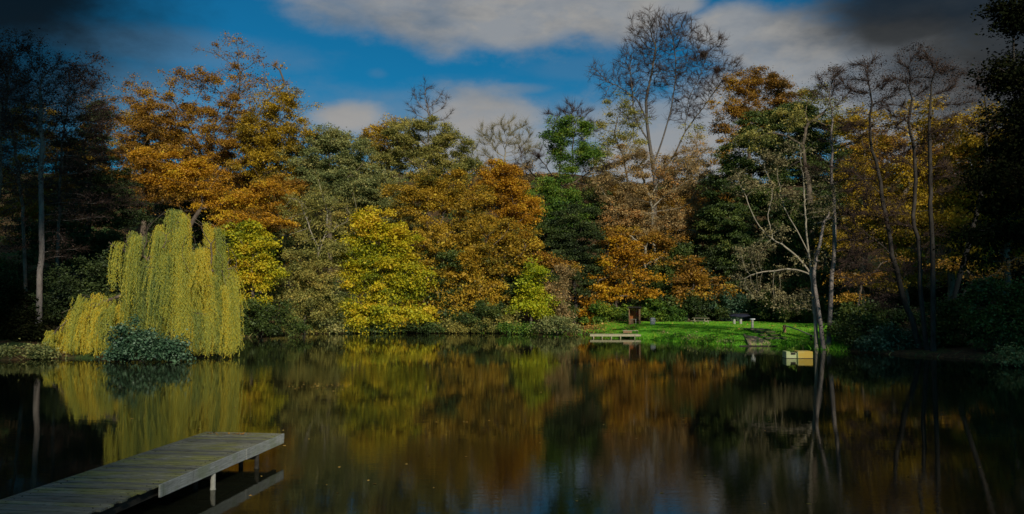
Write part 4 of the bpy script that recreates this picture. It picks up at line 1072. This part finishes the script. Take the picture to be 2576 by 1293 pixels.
def handrail():
    pts = [(1975, 819, 76.5), (2042, 844, 71.5), (2135, 880, 67.5)]
    W3 = [at(*q) for q in pts]
    root = thing('handrail', 'thin pale wooden handrail sloping down to the water by the alders', 'handrail', (W3[0][0], W3[0][1], 0))
    o3 = np.array([W3[0][0], W3[0][1], 0])
    b = BM(); P3 = [w-o3 for w in W3]
    sp = spline([P3[0], P3[0]*.5+P3[1]*.5+[0,0,.06], P3[1], P3[1]*.45+P3[2]*.55+[0,0,-.05], P3[2]], .5)
    for q, r_ in zip(sp[:-1], sp[1:]): b.tube(q, r_, .06, .06, 8)
    b.build('rail', MW['pale'], root)
    for i, w in enumerate(P3[:2]):
        b = BM(); zg = max(gz(*(w[:2]+o3[:2])), -.3); b.box((w[0]-.06, w[1], (w[2]+zg-.2)/2+.03), (.24 if i == 0 else .16, .2, w[2]-zg+.26), bev=.01)
        b.build('post', MW['hut2'] if i == 0 else MW['dark'], root)
handrail()
def float_box():
    Dd = 8861/(901-HOR)*1.0; p0 = on_z(1978, 906, 0); Dd = 57.0
    x0 = at(1978, 895, Dd)[0]; x1 = at(2044, 895, Dd)[0]; w = x1-x0; z1 = CAMZ-(887.0-HOR)/FP*Dd
    root = thing('floating_box', 'faded yellow and cream floating drum raft beside the alder trunks', 'float', (x0, Dd, 0), R(-3))
    z1 = max(z1, .5)
    b = BM(); b.box((w*.72, .5, z1/2-.01), (w*.56, 1.0, z1), bev=.06); b.build('drum', MW['fcyl'], root)
    b = BM(); b.box((w*.075, .5, z1/2-.01), (w*.15, 1.0, z1-.02), bev=.05); b.build('drum', MW['fpal'], root)
    b = BM(); b.box((w*.29, .52, z1/2-.06), (w*.27, .9, z1-.12), bev=.02); b.build('frame', MW['fpal'], root)
    b = BM(); b.box((w*.27, .06, z1*.66), (w*.17, .06, z1*.25)); b.build('slot', MW['dark'], root)
    b = BM(); b.box((w*.5, .5, .0), (w*1.0, 1.04, .05)); b.build('waterline_band', MW['dark'], root)
    b = BM(); b.tube((w*.43, -.02, z1-.03), (w*.43, -.02, .02), .03, .03, 8); b.build('strap', MW['fpal'], root)
    r2 = np.random.default_rng(8); n = 60
    C = np.stack([w*.33+r2.normal(0, .13, n), .45+r2.normal(0, .15, n), z1+.02+np.abs(r2.normal(0, .11, n))], -1)
    v, f, tt = leaf_geo(C, .13, .35, r2.uniform(.3, .9, n), r2, -.5, .1)
    o = obj('weed', np_mesh('raft_weed', v, [f], L['green'], tt), None, (x0, Dd, 0)); tag(o, 'small green weed growing on the floating drum raft', 'plant', kind='stuff')
float_box()

# ---------------------------------------------------------------- grass, weeds, leaves
def blades(name, label, pts, hgt, wid, leaf, cat=None, kind='stuff', tmean=.5, seed=1, lean=.35):
    r2 = np.random.default_rng(seed); n = len(pts)
    d = r2.normal(0, lean, (n, 3)); d[:, 2] = 1; h_ = hgt*r2.uniform(.5, 1.4, n)[:, None]
    a = r2.uniform(0, math.tau, n); w = np.stack([np.cos(a), np.sin(a), 0*a], -1)*wid
    V = np.stack([pts-w, pts+w, pts+d*h_], 1).reshape(-1, 3)
    me = np_mesh(name, V, [np.arange(n)[:, None]*3+np.arange(3)[None]], L[leaf], tmean+r2.normal(0, .2, n)+.15*np.sin(pts[:, 0]*.8)*np.cos(pts[:, 1]*.5))
    return tag(obj(name, me), label, cat, kind=kind)
r2 = np.random.default_rng(2)
n = 190000
px = r2.uniform(1440, 2150, n); y = r2.uniform(64, 108, n); x = (px-CX)/FP*y
sdv = sdist(x, y); z = height(x, y)
ok = (sdv > -.05) & (lawn_mask(x, y)*1.1 > r2.random(n))
pts = np.stack([x, y, z], -1)[ok]
blades('grass', 'short bright green grass of the lawn', pts, .10, .030, 'grass')
# taller rank growth along the edge of the lawn and of the banks
n = 26000
px = r2.uniform(1200, 2130, n); y = r2.uniform(64, 97, n); x = (px-CX)/FP*y; sdv = sdist(x, y)
ok = (sdv > -.25) & (sdv < 1.1)
pts = np.stack([x, y, np.maximum(height(x, y), -.02)], -1)[ok]
blades('tall_grass', 'rank tall grass hanging over the edge of the lawn', pts, .34, .035, 'grass', tmean=.45, seed=3, lean=.6)
BW = 'weed clumps along the lawn edge'
wl = [(1660,848,'between the platform and the slipway, leftmost'),(1700,855,'second from the platform'),(1735,858,'in the middle of the lawn edge'),(1775,862,'near the slipway'),(1830,864,'just left of the slipway'),(1990,866,'right of the slipway slab'),(1585,838,'behind the fishing platform'),(2030,872,'between the slipway and the alders')]
for i, (px_, py_, w_) in enumerate(wl):
    Dp = 8861/(py_+3-HOR)+.2
    for q in range(40):
        if sdist(np.array([(px_-CX)/FP*Dp]), np.array([Dp]))[0] > .35: break
        Dp += .15
    shrub('low leafy green weed clump '+w_, Dp, px_, [(px_, py_-2, 16, 9), (px_+13, py_, 12, 7)], 'green' if i % 2 else 'sage', size=.17, R0=.03, tip=.01, group=BW, cat='weed', dens=3, cover=3)
# leaf litter on the bank left of the lawn
n = 5200
px = r2.uniform(1430, 1640, n); y = r2.uniform(88, 106, n); x = (px-CX)/FP*y; sdv = sdist(x, y)
ok = (sdv > .2); C = np.stack([x, y, height(x, y)+.03], -1)[ok]; C = C[r2.random(len(C)) < np.clip((1620-px[ok])/150, 0, 1)]
v, f, tt = leaf_geo(C, .2, .7, r2.uniform(.2, 1, len(C)), r2, 0, 1.2)
tag(obj('leaf_litter', np_mesh('leaf_litter', v, [f], L['litter'], tt)), 'orange fallen leaves on the bank left of the lawn', 'leaves', kind='stuff')
n = 900
px = r2.uniform(1500, 2080, n); y = r2.uniform(68, 106, n); x = (px-CX)/FP*y; ok = sdist(x, y) > .3
C = np.stack([x, y, height(x, y)+.09], -1)[ok]
v, f, tt = leaf_geo(C, .16, .7, r2.uniform(.3, 1, len(C)), r2, 0, 1.2)
tag(obj('lawn_leaves', np_mesh('lawn_leaves', v, [f], L['litter'], tt)), 'scattered brown leaves fallen on the lawn', 'leaves', kind='stuff')
# leaves and seeds floating on the pond
n = 150
px = np.concatenate([r2.uniform(60, 2500, 90), r2.normal(800, 46, 60)]); py = np.concatenate([r2.uniform(860, 1270, 90), r2.normal(971, 4, 60)])
C = np.array([on_z(a, b, .006) for a, b in zip(px, py)]); ok = sdist(C[:, 0], C[:, 1]) < -1; C = C[ok]
a = r2.uniform(0, math.tau, len(C)); d = np.stack([np.cos(a), np.sin(a), 0*a], -1); w = np.stack([-np.sin(a), np.cos(a), 0*a], -1); s_ = r2.uniform(.03, .07, len(C))[:, None]
v = np.stack([C-d*s_, C+w*s_*.6+[0,0,.012], C+d*s_, C-w*s_*.6], 1).reshape(-1, 3)
tag(obj('floating_leaves', np_mesh('floating_leaves', v, [np.arange(len(C))[:, None]*4+np.arange(4)[None]], L['litter'], r2.uniform(.6, 1, len(C)))), 'pale leaves and seeds floating on the pond', 'leaves', kind='stuff')
# dead leaves and brash along the far waterline
n = 9000
px = r2.uniform(20, 2560, n); y = r2.uniform(50, 97, n); x = (px-CX)/FP*y; sdv = sdist(x, y); ok = (sdv > -.35) & (sdv < .6) & ((px < 1480) | (px > 1930))
pts = np.stack([x, y, np.maximum(height(x, y), -.02)], -1)[ok]
blades('waterline_sedge', 'brown and green sedge fringing the far waterline', pts, .42, .04, 'sage', tmean=.35, seed=6, lean=.7)


print('leaf faces', TOTAL)
